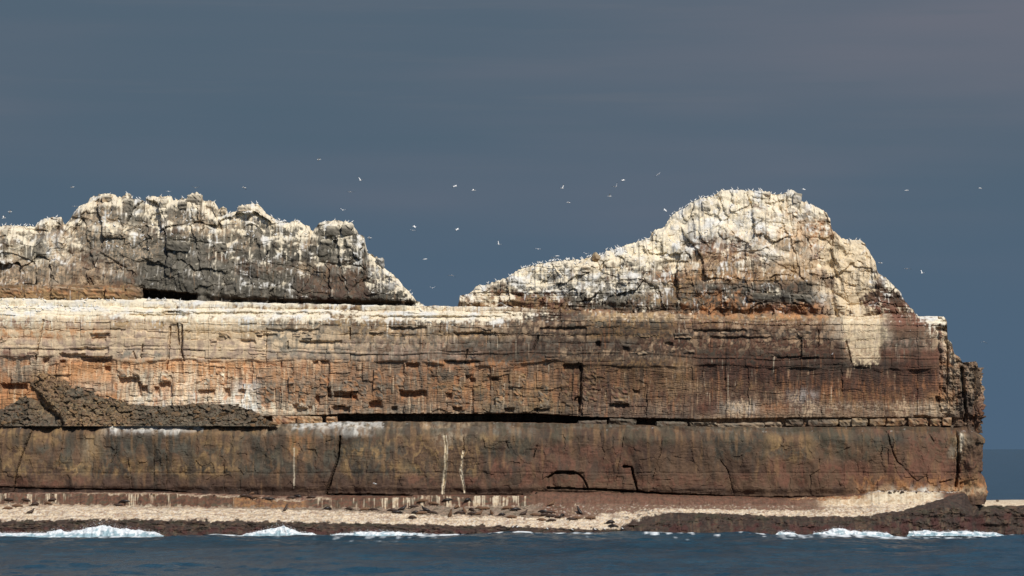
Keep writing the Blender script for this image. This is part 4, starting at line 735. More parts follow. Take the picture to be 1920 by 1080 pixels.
for k, (lab, crest, Yc, w) in enumerate(BREAKERS):
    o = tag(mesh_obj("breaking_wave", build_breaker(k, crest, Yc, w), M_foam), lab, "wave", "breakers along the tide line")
    # flung spray
    rs = np.random.default_rng(70 + k); vs_, fs = [], []
    cx = np.array(crest, float); s = (DIST + Yc) / DIST
    for _ in range(int((cx[-1, 0] - cx[0, 0]) * 2.6)):
        p = rs.uniform(cx[0, 0] + 10, cx[-1, 0] - 10); top = H + (HOR - np.interp(p, cx[:, 0], cx[:, 1])) / 10 * s
        zz_ = top * rs.uniform(0.6, 1.0) + abs(rs.normal(0, 0.14)) * max(top, 0.2); c = np.array([(p - 960) / 10 * s, Yc + rs.normal(0, 0.5), zz_]); r = rs.uniform(0.012, 0.045)
        q = c + rs.normal(0, 1, (4, 3)) * r; n0 = len(vs_); vs_ += q.tolist(); fs += [(n0, n0 + 1, n0 + 2), (n0, n0 + 2, n0 + 3), (n0, n0 + 3, n0 + 1), (n0 + 1, n0 + 3, n0 + 2)]
    me = bpy.data.meshes.new("spray"); me.from_pydata(vs_, [], fs); ca = me.color_attributes.new("Col", "FLOAT_COLOR", "POINT"); ca.data.foreach_set("color", [0.82] * (4 * len(vs_))); sp = mesh_obj("spray", me, M_foam, o); sp["kind"] = "stuff"

# ------------------------------------------------------------------ scree on the ledge, loose blocks
def hull_mesh(name, pts, mat):
    bm = bmesh.new()
    for p in pts: bm.verts.new(p)
    r_ = bmesh.ops.convex_hull(bm, input=bm.verts)
    bmesh.ops.delete(bm, geom=[v for v in bm.verts if not v.link_faces], context='VERTS')
    bmesh.ops.recalc_face_normals(bm, faces=bm.faces)
    me = bpy.data.meshes.new(name); bm.to_mesh(me); bm.free(); me.materials.append(mat); return me
def boulder_pts(r_, n=15):
    p = r_.normal(0, 1, (n, 3)); p /= np.linalg.norm(p, axis=1, keepdims=True); return p * r_.uniform(0.75, 1.0, (n, 1)) * 0.5
def block_pts(r_):
    out = []
    for sx in (-.5, .5):
        for sy in (-.5, .5):
            for sz in (-.5, .5):
                j = r_.uniform(-0.07, 0.07, 3); k = r_.uniform(0.05, 0.14, 3)
                for a in range(3):
                    p = np.array([sx, sy, sz]) + j; p[a] -= math.copysign(k[a], (sx, sy, sz)[a]); out.append(p)
    return out
SCREE_TOP = [(-300, 760), (-100, 770), (0, 768), (30, 752), (48, 738), (55, 716), (72, 700), (92, 700), (115, 710), (150, 727), (200, 742), (240, 757), (300, 762), (370, 757), (430, 758), (470, 768), (500, 786), (522, 797)]
def build_scree():
    u = np.arange(-300, 524, SP); U, V = np.meshgrid(u, np.linspace(0, 1, 66))
    top = interp(U, SCREE_TOP) + 2.2 * fbm(U / 12, V * 0, 120, 4); bot = 799.0 + 0 * U; top = np.minimum(top, bot - 1); py = bot + (top - bot) * V; x = U / 10; z = (HOR - py) / 10
    Y = 0.5 + 3.9 * V ** 0.9 * np.clip((bot - top) / 60, 0.45, 1.0) + 0.5 * fbm(x / 3, z / 3, 121, 4)
    b1, e1, r1 = facets(x + 0.3 * fbm(x, z, 125), z, 1.3, 0.9, 700, 0.9); b2, e2, r2 = facets(x, z, 0.5, 0.42, 710, 0.9); Y += 0.5 * b1 + 0.25 * b2
    d, t_ = poly_dist(U + 4 * fbm(x, z, 126), py, [(52, 735), (70, 748), (92, 772), (112, 795)]); Y += 1.7 * sstep(13, 3, d)
    col = ColourMap([(700, "130:byb 524:bn"), (735, "60:bde 120:byeb 200:bede 524:nbe"), (765, "60:bede 250:beye 524:edbe"), (795, "120:ebd 250:eybb 524:ebde")]).paint(U, py, 8, 6, 1 / 9, 1 / 9, 720) * (1.0 + 0.6 * (r2 - 0.5) + 0.3 * (r1 - .5))[..., None]
    s = (DIST + 2) / DIST
    return grid_mesh("scree_slope", (U - 960) / 10 * s, Y, H + (HOR - py) / 10 * s, col)
scree_me = build_scree()
scree = tag(mesh_obj("scree_slope", scree_me, M_rock), "dark brown fan of fallen rubble lying on the ledge of the cliff", "scree", kind="structure")

cam_o = Vector((0, -DIST, H))
def ray(bvh, px, py):
    d = Vector(((px - 960) / 10, DIST, (HOR - py) / 10)).normalized()
    return bvh.ray_cast(cam_o, d, 3000)
bvh_scree = bvh_of(scree_me); bvh_shelf = bvh_of(shelf_me); bvh_mid = bvh_of(mid_me); bvh_l = bvh_of(left_me); bvh_r = bvh_of(right_me)
r9 = np.random.default_rng(9)
stone_me = [hull_mesh("stone", boulder_pts(r9), M_block['scree']) for _ in range(8)]
hits = 0; extra_v, extra_f = [], []
for k in range(700):
    px_ = r9.uniform(-20, 515); t0 = np.interp(px_, *np.array(SCREE_TOP, float).T); py_ = r9.uniform(t0 + 2, 797)
    loc, no, idx, ds = ray(bvh_scree, px_, py_)
    if loc is None: continue
    sz = 0.35 + 1.5 * r9.uniform() ** 4
    o = None
    if k < 260:
        o = mesh_obj("stone", stone_me[k % 8], None, scree); o.location = loc + Vector((0, 0, -0.05)); sz = max(sz, 0.5)
        o.scale = (sz * r9.uniform(.9, 1.6), sz, sz * r9.uniform(.5, .9)); o.rotation_euler = (r9.uniform(-.5, .5), r9.uniform(-.6, .6), r9.uniform(0, 6.28))
    else:
        sz = r9.uniform(0.2, 0.5); q = r9.normal(0, 1, (5, 3)); q /= np.linalg.norm(q, axis=1, keepdims=True); q = q * sz * 0.5 + np.array(loc); n0 = len(extra_v); extra_v += q.tolist()
        extra_f += [tuple(n0 + a for a in f) for f in ((0, 1, 2), (0, 2, 3), (0, 3, 4), (0, 4, 1), (1, 2, 3), (1, 3, 4))]
me = bpy.data.meshes.new("small_stones"); me.from_pydata(extra_v, [], extra_f); o = mesh_obj("small_stones", me, M_block['scree'], scree); o["kind"] = "stuff"

def box_skin(n):
    """points and quads of a unit box with n = (nx, ny, nz) faces along its sides"""
    pts, quads, key = [], [], {}
    def vid(p):
        k = tuple(np.round(p, 4))
        if k not in key: key[k] = len(pts); pts.append(p)
        return key[k]
    for ax in range(3):
        for sg in (-.5, .5):
            a, b = (ax + 1) % 3, (ax + 2) % 3
            for i in range(n[a]):
                for j in range(n[b]):
                    q = []
                    for di, dj in ((0, 0), (1, 0), (1, 1), (0, 1)):
                        p = np.zeros(3); p[ax] = sg; p[a] = -.5 + (i + di) / n[a]; p[b] = -.5 + (j + dj) / n[b]; q.append(vid(p))
                    quads.append(q if sg > 0 else q[::-1])
    return np.array(pts), quads
def put_block(parent, cmap, x0, x1, y0, y1, Y, depth, rot=0.03, guano=0.0, tone=None):
    """one separate block of the cliff, chipped and uneven, in the colour of its bed"""
    s = (DIST + Y) / DIST; sc = np.array([(x1 - x0) / 10 * s, depth, (y1 - y0) / 10 * s])
    BOX_P, BOX_Q = box_skin((int(np.clip(sc[0] / 0.4, 3, 14)), 3, int(np.clip(sc[2] / 0.35, 3, 8))))
    p = BOX_P.copy(); sd_ = int(r9.integers(100000))
    rr = np.sort(np.abs(p), axis=1); edge = np.clip((rr[:, 1] - 0.3) / 0.2, 0, 1) * np.clip((rr[:, 2] - 0.3) / 0.2, 0, 1)
    p = p * (1 - 0.12 * edge[:, None] * r9.uniform(0.3, 1.0, (len(p), 1)))
    p[:, 0] += 0.10 * p[:, 2] * r9.normal() * sc[2] / sc[0] * .6; p[:, 1] += 0.16 * p[:, 0] * r9.normal() + 0.10 * p[:, 2] * r9.normal()
    w = p * sc + r9.normal(0, 0.03, p.shape)
    w[:, 1] += 0.28 * fbm(w[:, 0] / 1.2, w[:, 2] / 0.7 + sd_ % 97, 130, 3) + 0.10 * np.sign(gnoise(w[:, 0] * 0.3 + sd_ % 31, w[:, 2] * 3.2, 131)); w[:, 2] += 0.12 * fbm(w[:, 0] / 1.1 + sd_ % 41, w[:, 1], 132, 3)
    c = np.array([((x0 + x1) / 2 - 960) / 10 * s, Y + depth / 2, H + (HOR - (y0 + y1) / 2) / 10 * s])
    pxv = (x0 + x1) / 2 + w[:, 0] / s * 10; pyv = (y0 + y1) / 2 - w[:, 2] / s * 10
    col = cmap.paint(pxv, pyv, 6, 5, 1 / 8, 1 / 12, sd_ % 977) * (tone if tone else r9.uniform(0.82, 1.15))
    if guano:
        k = (np.clip((p[:, 2] - 0.12) / 0.38, 0, 1) * guano * r9.uniform(0.5, 1.0, len(p)))[:, None]; col = col * (1 - k) + PAL['c'] * k
    me = bpy.data.meshes.new("rock_block"); me.from_pydata(w.tolist(), [], BOX_Q); a = me.color_attributes.new("Col", 'FLOAT_COLOR', 'POINT')
    a.data.foreach_set("color", np.concatenate([np.clip(col, 0.004, 0.86), np.ones((len(p), 1))], 1).astype(np.float32).ravel())
    o = mesh_obj("rock_block", me, M_rock, parent); o.location = c.tolist(); o.rotation_euler = (r9.normal(0, rot), r9.normal(0, rot), r9.normal(0, rot))
    return o
SLAB_MAP = ColourMap([(760, '560:otr 640:oty 1140:gbn 1300:bge 1480:gtb 1560:tgn 1640:ytg 2400:tryo'), (810, '560:otr 640:oty 1140:nbg 1300:bge 1480:gtb 1560:ngb 1640:ytg 2400:tryo')])
# course of slabs in the slot at the foot of the bedded cliff
for x0, x1, y0, y1, kd in ((514, 556, 781, 794, 'rust'), (556, 582, 780, 793, 'tan'), (582, 606, 780, 793, 'rust'), (608, 632, 780, 791, 'slab'), (1082, 1140, 787, 797, 'dark'), (1142, 1190, 785, 798, 'dark'), (1230, 1292, 791, 801, 'grey'), (1292, 1345, 790, 801, 'slab'), (1345, 1436, 791, 802, 'slab'), (1437, 1470, 791, 803, 'grey'),
                           (1472, 1510, 786, 797, 'slab'), (1510, 1572, 786, 798, 'dark'), (1573, 1600, 785, 798, 'tan'), (1600, 1628, 784, 798, 'slab'), (1628, 1662, 784, 797, 'dark'), (1662, 1700, 785, 797, 'grey'), (1700, 1742, 784, 798, 'rust'), (1746, 1764, 783, 797, 'tan'), (1764, 1782, 783, 797, 'slab')):
    put_block(cliff_strata, SLAB_MAP, x0 + r9.uniform(-4, 4), x1 + r9.uniform(-4, 4), y0 + r9.uniform(-1.5, 2.5), y1 + 1.5, 3.1 + r9.uniform(0, 1.1), 2.4, 0.03, 0.12, r9.uniform(.55, .8) if x0 > 900 else .9)
# tan course below the grey crag
for x0, x1 in ((-60, -8), (-8, 44), (45, 94), (95, 128), (129, 196), (197, 234), (235, 266)):
    put_block(crag_l, LEFT_MAP, x0, x1, 538 + r9.uniform(-2, 2), 559, 6.6 + r9.uniform(0, .5), 2.5, 0.015, 0.2)
# jutting blocks in the rusty band
JUT = [(740, 772, 700, 731), (700, 716, 690, 750), (640, 672, 712, 733), (672, 690, 720, 762), (600, 612, 700, 742), (540, 556, 705, 757), (480, 498, 700, 775), (498, 514, 705, 772), (800, 816, 690, 740), (820, 836, 705, 737), (850, 868, 720, 762), (905, 930, 690, 706),
       (930, 946, 722, 762), (960, 985, 700, 762), (1010, 1030, 715, 764), (1052, 1070, 695, 744), (250, 262, 690, 706), (380, 400, 700, 730), (300, 316, 694, 715), (408, 420, 695, 728), (222, 236, 690, 706), (1092, 1120, 690, 752), (1145, 1178, 725, 756), (560, 575, 720, 762)]
for x0, x1, y0, y1 in JUT:
    loc, no, idx, ds = ray(bvh_mid, (x0 + x1) / 2, (y0 + y1) / 2)
    if loc is None: continue
    n = max(1, int((y1 - y0) / 16)); hh = (y1 - y0) / n
    for k in range(n):
        put_block(cliff_strata, MID_MAP, x0 + r9.uniform(-2, 2), x1 + r9.uniform(-2, 2), y0 + k * hh, y0 + (k + 1) * hh, loc.y - 0.16 + r9.uniform(-.12, .12), 1.4, 0.03)
for k in range(34):
    px_, py_ = r9.uniform(-20, 1770), r9.uniform(608, 672)
    loc, no, idx, ds = ray(bvh_mid, px_, py_)
    if loc is None or 1580 < px_ < 1665: continue
    w_, h_ = r9.uniform(10, 34), r9.uniform(6, 12)
    put_block(cliff_strata, MID_MAP, px_ - w_ / 2, px_ + w_ / 2, py_ - h_ / 2, py_ + h_ / 2, loc.y - 0.12, 1.2, 0.02)
# loose crest blocks of the crags
for par, bv, x0, x1, y0, y1 in ((crag_l, bvh_l, 350, 378, 364, 390), (crag_l, bvh_l, 228, 248, 372, 402), (crag_l, bvh_l, 192, 212, 366, 378), (crag_l, bvh_l, 414, 424, 390, 404), (crag_l, bvh_l, 300, 316, 372, 392), (crag_l, bvh_l, 612, 640, 424, 444), (crag_l, bvh_l, 640, 662, 420, 440), (crag_l, bvh_l, 600, 622, 448, 468), (crag_l, bvh_l, 704, 720, 484, 504),
                        (crag_l, bvh_l, 334, 350, 376, 394), (crag_l, bvh_l, 446, 470, 386, 396), (crag_l, bvh_l, 400, 424, 455, 472), (crag_l, bvh_l, 310, 355, 452, 470), (crag_r, bvh_r, 1316, 1332, 376, 396), (crag_r, bvh_r, 1488, 1504, 362, 382), (crag_r, bvh_r, 1432, 1446, 360, 370), (crag_r, bvh_r, 1090, 1108, 498, 510), (crag_r, bvh_r, 1400, 1480, 550, 566), (crag_r, bvh_r, 1482, 1528, 552, 572)):
    loc, no, idx, ds = ray(bv, (x0 + x1) / 2, (y0 + y1) / 2 + 3)
    if loc is None: continue
    put_block(par, LEFT_MAP if par is crag_l else RIGHT_MAP, x0, x1, y0, y1, loc.y - 0.45, 2.6, 0.07, 0.9 if y0 < 450 else 0.3)
loc, no, idx, ds = ray(bvh_r, 1118, 492)
if loc is not None:
    o = mesh_obj("boulder", hull_mesh("boulder", boulder_pts(r9, 22), M_block['slab'])); o.location = loc + Vector((0, 0.5, 0.9)); o.scale = (2.4, 2.4, 2.3)
    tag(o, "brown boulder standing alone on the white sloping ridge", "boulder")

# broken stones lying along the foot of the lower cliff
foot_me = [hull_mesh("stone", boulder_pts(r9), M_block['wet'] if k % 2 else M_block['scree']) for k in range(6)]
for k in range(90):
    px_ = r9.uniform(978, 1022) if k < 24 else (r9.uniform(1630, 1812) if k < 66 else r9.uniform(0, 980))
    loc, no, idx, ds = ray(bvh_shelf, px_, np.interp(px_, [0, 500, 1000, 1200, 1630, 1850], [924, 932, 921, 926, 920, 922]) + r9.uniform(-3, 3))
    if loc is None: continue
    o = mesh_obj("stone", foot_me[k % 6], None, rock_shelf); sz = r9.uniform(0.3, 0.75); o.location = loc; o.scale = (sz * r9.uniform(1, 1.7), sz, sz * r9.uniform(.5, .9)); o.rotation_euler = (r9.uniform(-.4, .4), r9.uniform(-.4, .4), r9.uniform(0, 6.28))

# ------------------------------------------------------------------ fur seals on the platform
def sweep(rings, n=10):
    """closed skin over elliptical rings (centre, right, up, half width, half height)"""
    v, f = [], []
    for c, ax, up, a, h in rings:
        for k in range(n):
            th = 2 * math.pi * k / n; v.append(tuple(Vector(c) + Vector(ax) * a * math.cos(th) + Vector(up) * h * math.sin(th)))
    for i in range(len(rings) - 1):
        for k in range(n): f.append((i * n + k, i * n + (k + 1) % n, (i + 1) * n + (k + 1) % n, (i + 1) * n + k))
    f.append(tuple(range(n))[::-1]); f.append(tuple((len(rings) - 1) * n + k for k in range(n)))
    return v, f
def seal_mesh(pose, mat):
    """head towards +X; spine points (x, z, half width, half height)"""
    sp = {'flat': [(-.95, .10, .05, .04), (-.8, .14, .16, .10), (-.5, .22, .27, .21), (-.1, .28, .33, .27), (.3, .28, .31, .27), (.58, .26, .22, .21), (.76, .24, .15, .15), (.9, .22, .13, .12), (1.02, .19, .07, .06), (1.06, .18, .03, .03)],
          'alert': [(-.9, .10, .05, .04), (-.75, .15, .17, .11), (-.45, .24, .28, .22), (-.05, .34, .33, .30), (.28, .46, .29, .29), (.48, .66, .20, .20), (.58, .86, .14, .14), (.68, .97, .13, .12), (.84, .98, .07, .06), (.89, .97, .03, .03)],
          'sit': [(-.7, .10, .05, .05), (-.58, .16, .20, .13), (-.34, .28, .32, .25), (-.05, .50, .34, .33), (.12, .80, .27, .27), (.2, 1.06, .19, .19), (.26, 1.26, .14, .14), (.36, 1.36, .12, .12), (.52, 1.40, .06, .06), (.57, 1.40, .03, .03)],
          'curl': [(-.8, .10, .05, .04), (-.66, .16, .17, .12), (-.4, .26, .30, .24), (-.05, .32, .36, .31), (.28, .30, .31, .28), (.5, .24, .22, .20), (.62, .18, .15, .15), (.72, .14, .12, .11), (.8, .12, .05, .05), (.82, .12, .03, .03)]}[pose]
    rings = []
    for i, (x, z, a, h) in enumerate(sp):
        x0, z0 = sp[max(i - 1, 0)][:2]; x1, z1 = sp[min(i + 1, len(sp) - 1)][:2]; tv = Vector((x1 - x0, 0, z1 - z0)).normalized(); up = Vector((-tv.z, 0, tv.x))
        yo = 0.22 * max(0, x - .2) ** 2 * 2 if pose == 'curl' else 0
        rings.append(((x, yo, z), (0, -1, 0), up, a, h))
    v, f = sweep(rings)
    def fin(root, tip, wid, th):
        nonlocal v, f
        r0, t0 = Vector(root), Vector(tip); ax = (t0 - r0).normalized(); wv = ax.cross(Vector((0, 0, 1)));  wv = wv.normalized() if wv.length > 0.1 else Vector((1, 0, 0)); up = wv.cross(ax)
        vv, ff = sweep([(tuple(r0 + (t0 - r0) * q), tuple(wv), tuple(up), wid * w, th * (1.2 - q)) for q, w in ((0, .7), (.35, 1), (.7, .8), (1, .35))], 6)
        n0 = len(v); v = v + vv; f = f + [tuple(n0 + a for a in q) for q in ff]
    sx, sz = (.25, .2) if pose in ('flat', 'curl') else ((.2, .35) if pose == 'alert' else (.05, .5))
    for sg in (-1, 1):
        fin((sx, sg * .2, sz), (sx + .1, sg * .62 if pose in ('flat', 'curl') else sg * .42, .03), .11, .035); fin((-.75, sg * .06, .1), (-1.12, sg * .2, .03), .09, .03)
        if pose != 'curl': fin((sp[-3][0] - .06, sg * .1, sp[-3][1] + .04), (sp[-3][0] - .16, sg * .17, sp[-3][1] + .02), .02, .015)
    me = bpy.data.meshes.new("fur_seal"); me.from_pydata(v, [], f); me.materials.append(mat)
    me.polygons.foreach_set("use_smooth", [True] * len(me.polygons)); return me
SM = {(p, i): seal_mesh(p, mt) for p in ('flat', 'alert', 'sit', 'curl') for i, mt in enumerate((M_seal, M_seal2, M_seal3))}
G1, G2, G3, G4, G5 = "seals on the stepped ledge at the cliff foot", "seals huddled below the streaked step", "seals spread over the grey platform", "seals in the row below the long step", "seals at the end of the platform"
L1 = "brown fur seal resting on the ledge above the rusty step"; L2 = "brown fur seal in the crowded huddle below the white streaked step"; L3 = "dark fur seal lying scattered on the grey middle of the platform"
L4 = "dark fur seal at the foot of the low streaked step"; L5 = "fur seal lying near the cream tip of the platform"; L6 = "fur seal among the brown huddle below the short streaked wall"
SEALS = [  # column, row of the belly, pose, coat, heading (deg), label, group
    (57, 963, 'alert', 0, 20, "lone dark fur seal with raised head on the cream platform", None), (99, 944, 'flat', 0, 10, L6, "seals below the short streaked wall"), (90, 946, 'curl', 1, 170, L6, "seals below the short streaked wall"), (48, 945, 'flat', 0, 185, L6, "seals below the short streaked wall"),
    (66, 948, 'curl', 0, 15, L6, "seals below the short streaked wall"), (15, 944, 'flat', 0, 0, L6, "seals below the short streaked wall"), (33, 951, 'flat', 1, 190, L6, "seals below the short streaked wall"), (14, 955, 'flat', 1, 5, "pale brown seal stretched flat beside the picture's left edge", None),
    (222, 949, 'flat', 0, 175, "pair-lying dark seal at the grey seam above the widest cream strip", None), (233, 948, 'flat', 2, 5, "black seal touching its darker neighbour at the grey seam", None),
    (457, 934, 'curl', 0, 20, L1, G1), (467, 935, 'flat', 0, 170, L1, G1), (476, 927, 'alert', 1, 30, L1, G1), (480, 940, 'flat', 1, 0, L1, G1), (500, 936, 'flat', 0, 190, L1, G1), (506, 941, 'flat', 2, 10, L1, G1), (522, 928, 'alert', 1, 150, L1, G1), (546, 935, 'flat', 0, 10, L1, G1), (558, 933, 'curl', 2, 170, L1, G1), (583, 934, 'flat', 0, 5, L1, G1),
    (536, 958, 'sit', 0, 60, "solitary brown seal sitting upright below the rusty step", None),
    (614, 956, 'curl', 2, 20, L4, G4), (655, 956, 'flat', 0, 170, L4, G4), (684, 957, 'flat', 1, 10, L4, G4), (701, 957, 'flat', 0, 185, L4, G4), (735, 959, 'flat', 0, 5, L4, G4), (754, 957, 'alert', 2, 20, L4, G4), (745, 962, 'flat', 2, 180, L4, G4),
    (775, 952, 'flat', 0, 10, L2, G2), (793, 949, 'flat', 1, 0, L2, G2), (812, 949, 'flat', 1, 175, L2, G2), (839, 947, 'flat', 2, 10, L2, G2), (798, 959, 'alert', 2, 160, L2, G2), (790, 964, 'flat', 1, 15, L2, G2), (811, 963, 'flat', 0, 190, L2, G2), (779, 964, 'curl', 2, 10, L2, G2), (878, 947, 'curl', 2, 40, L2, G2), (899, 954, 'flat', 1, 20, L2, G2),
    (857, 953, 'curl', 1, 80, L2, G2), (862, 963, 'flat', 0, 5, L2, G2), (871, 962, 'alert', 1, 100, L2, G2), (884, 958, 'curl', 0, 120, L2, G2), (888, 965, 'flat', 0, 175, L2, G2), (898, 966, 'alert', 1, 20, L2, G2), (908, 956, 'flat', 1, 10, L2, G2),
    (844, 971, 'sit', 1, 300, "seal sitting up at the cream edge before the crowded huddle", None), (922, 966, 'alert', 1, 250, L3, G3), (941, 967, 'curl', 2, 0, L3, G3), (951, 955, 'flat', 1, 10, L3, G3), (966, 958, 'flat', 2, 15, L3, G3), (958, 972, 'flat', 1, 5, L3, G3), (982, 966, 'alert', 0, 20, L3, G3), (1004, 967, 'flat', 1, 170, L3, G3), (1019, 962, 'flat', 2, 185, L3, G3), (1031, 963, 'flat', 0, 5, L3, G3),
    (1021, 968, 'curl', 0, 20, L3, G3), (1034, 970, 'flat', 0, 180, L3, G3), (1048, 972, 'flat', 0, 15, L3, G3), (1055, 968, 'curl', 2, 60, L3, G3), (1016, 977, 'flat', 1, 180, L3, G3), (1034, 978, 'flat', 0, 0, L3, G3), (1072, 976, 'flat', 0, 170, L3, G3), (1080, 974, 'flat', 1, 20, L3, G3), (1106, 974, 'flat', 1, 5, L3, G3),
    (1086, 964, 'sit', 2, 150, "black bull seal sitting tall on the cream ledge apart from the rest", None), (1034, 948, 'alert', 1, 40, "reddish seal alone against the foot of the brown step", None), (1145, 982, 'curl', 2, 10, L5, G5), (1150, 989, 'flat', 2, 180, L5, G5), (1186, 988, 'flat', 0, 10, L5, G5), (773, 973, 'curl', 0, 0, "stocky brown seal on the cream rim below the huddle", None)]
for px_, py_, pose, coat, hd, lab, grp in SEALS:
    loc, no, idx, ds = ray(bvh_shelf, px_, py_)
    if loc is None: continue
    dn, n2, i2, d2 = bvh_shelf.ray_cast(loc + Vector((0, 0.15, 1.5)), Vector((0, 0, -1)), 5)
    if dn is not None: loc = dn
    o = mesh_obj("fur_seal", SM[(pose, coat)]); o.location = loc + Vector((0, 0, -0.04)); o.rotation_euler = (0, 0, R(hd + r9.uniform(-15, 15))); k = r9.uniform(0.9, 1.12); o.scale = (k, k, k)
    tag(o, lab, "seal", grp)
loc, no, idx, ds = ray(bvh_shelf, 1871, 941)
if loc is not None:
    o = mesh_obj("boulder", hull_mesh("boulder", boulder_pts(r9, 20), M_block['scree'])); o.location = loc + Vector((0, 0.4, 0.2)); o.scale = (0.9, 0.8, 0.6); tag(o, "small brown boulder on the low pale reef beyond the cliff end", "boulder")

# ------------------------------------------------------------------ seabirds
def bird_meshes():
    """parts of a gannet facing +X, in metres"""
    rings = [(x, z, r) for x, z, r in ((-.46, .0, .015), (-.40, .0, .035), (-.26, .0, .08), (-.05, .0, .115), (.12, .01, .11), (.24, .02, .075), (.33, .03, .052), (.40, .035, .055), (.45, .035, .042), (.48, .03, .018))]
    v, f = sweep([((x, 0, z), (0, -1, 0), (0, 0, 1), r, r * 0.9) for x, z, r in rings], 8)
    def mk(name, v, f, mat, smooth=True):
        me = bpy.data.meshes.new(name); me.from_pydata(v, [], f); me.materials.append(mat); me.polygons.foreach_set("use_smooth", [smooth] * len(me.polygons)); return me
    out = {'body': mk("body", v, f, M_white)}
    v, f = sweep([((x, 0, z), (0, -1, 0), (0, 0, 1), r, r) for x, z, r in ((.47, .03, .02), (.53, .022, .012), (.58, .015, .003))], 6); out['bill'] = mk("bill", v, f, M_bill, False)
    v = [(-.38, -.05, .012), (-.38, .05, .012), (-.60, .0, .0), (-.38, -.05, -.012), (-.38, .05, -.012)]; out['tail'] = mk("tail", v, [(0, 1, 2), (4, 3, 2), (0, 2, 3), (1, 4, 2), (0, 3, 4, 1)], M_white, False)
    def wing(side, d1, d2):
        """inner white wing and black hand; d1, d2 = rise of the elbow and of the tip"""
        S = [(.04, .17, -.13, 0.0), (.45, .20, -.06, d1), (.66, .15, -.05, d1 + (d2 - d1) * .45)]; T = [(.66, .15, -.05, d1 + (d2 - d1) * .45), (.80, .08, -.07, d1 + (d2 - d1) * .75), (.93, -.06, -.11, d2)]
        res = []
        for sec in (S, T):
            v, f = [], []
            for y, xl, xt, z in sec: v += [(xl, side * y, z), ((xl + xt) / 2, side * y, z + .022), (xt, side * y, z), ((xl + xt) / 2, side * y, z - .008)]
            for i in range(2):
                for k in range(4):
                    q = (i * 4 + k, i * 4 + (k + 1) % 4, (i + 1) * 4 + (k + 1) % 4, (i + 1) * 4 + k); f.append(q if side < 0 else q[::-1])
            f += [(0, 3, 2, 1), (8, 9, 10, 11)]; res.append((v, f))
        return mk("wing", *res[0], M_white, False), mk("wing_tip", *res[1], M_black, False)
    out['poses'] = [[wing(sg, a, b_) for sg in (-1, 1)] for a, b_ in ((.05, .02), (.22, .30), (.12, -.10), (.34, .62), (-.06, -.30))]
    return out
BM = bird_meshes()
def fly(px, py, Y, pose, heading, bank, pitch, label, size=1.0):
    root = bpy.data.objects.new("flying_gannet", None); C.objects.link(root); root.location = wpos(px, py, Y)
    root.rotation_euler = (R(bank), R(pitch), R(heading)); root.scale = (size,) * 3; root.empty_display_size = 0.3
    tag(root, label, "seabird", "seabirds on the wing")
    for k in ('body', 'bill', 'tail'): mesh_obj(k, BM[k], None, root)
    for w, tip in BM['poses'][pose]:
        a = mesh_obj("wing", w, None, root); mesh_obj("wing_tip", tip, None, a)
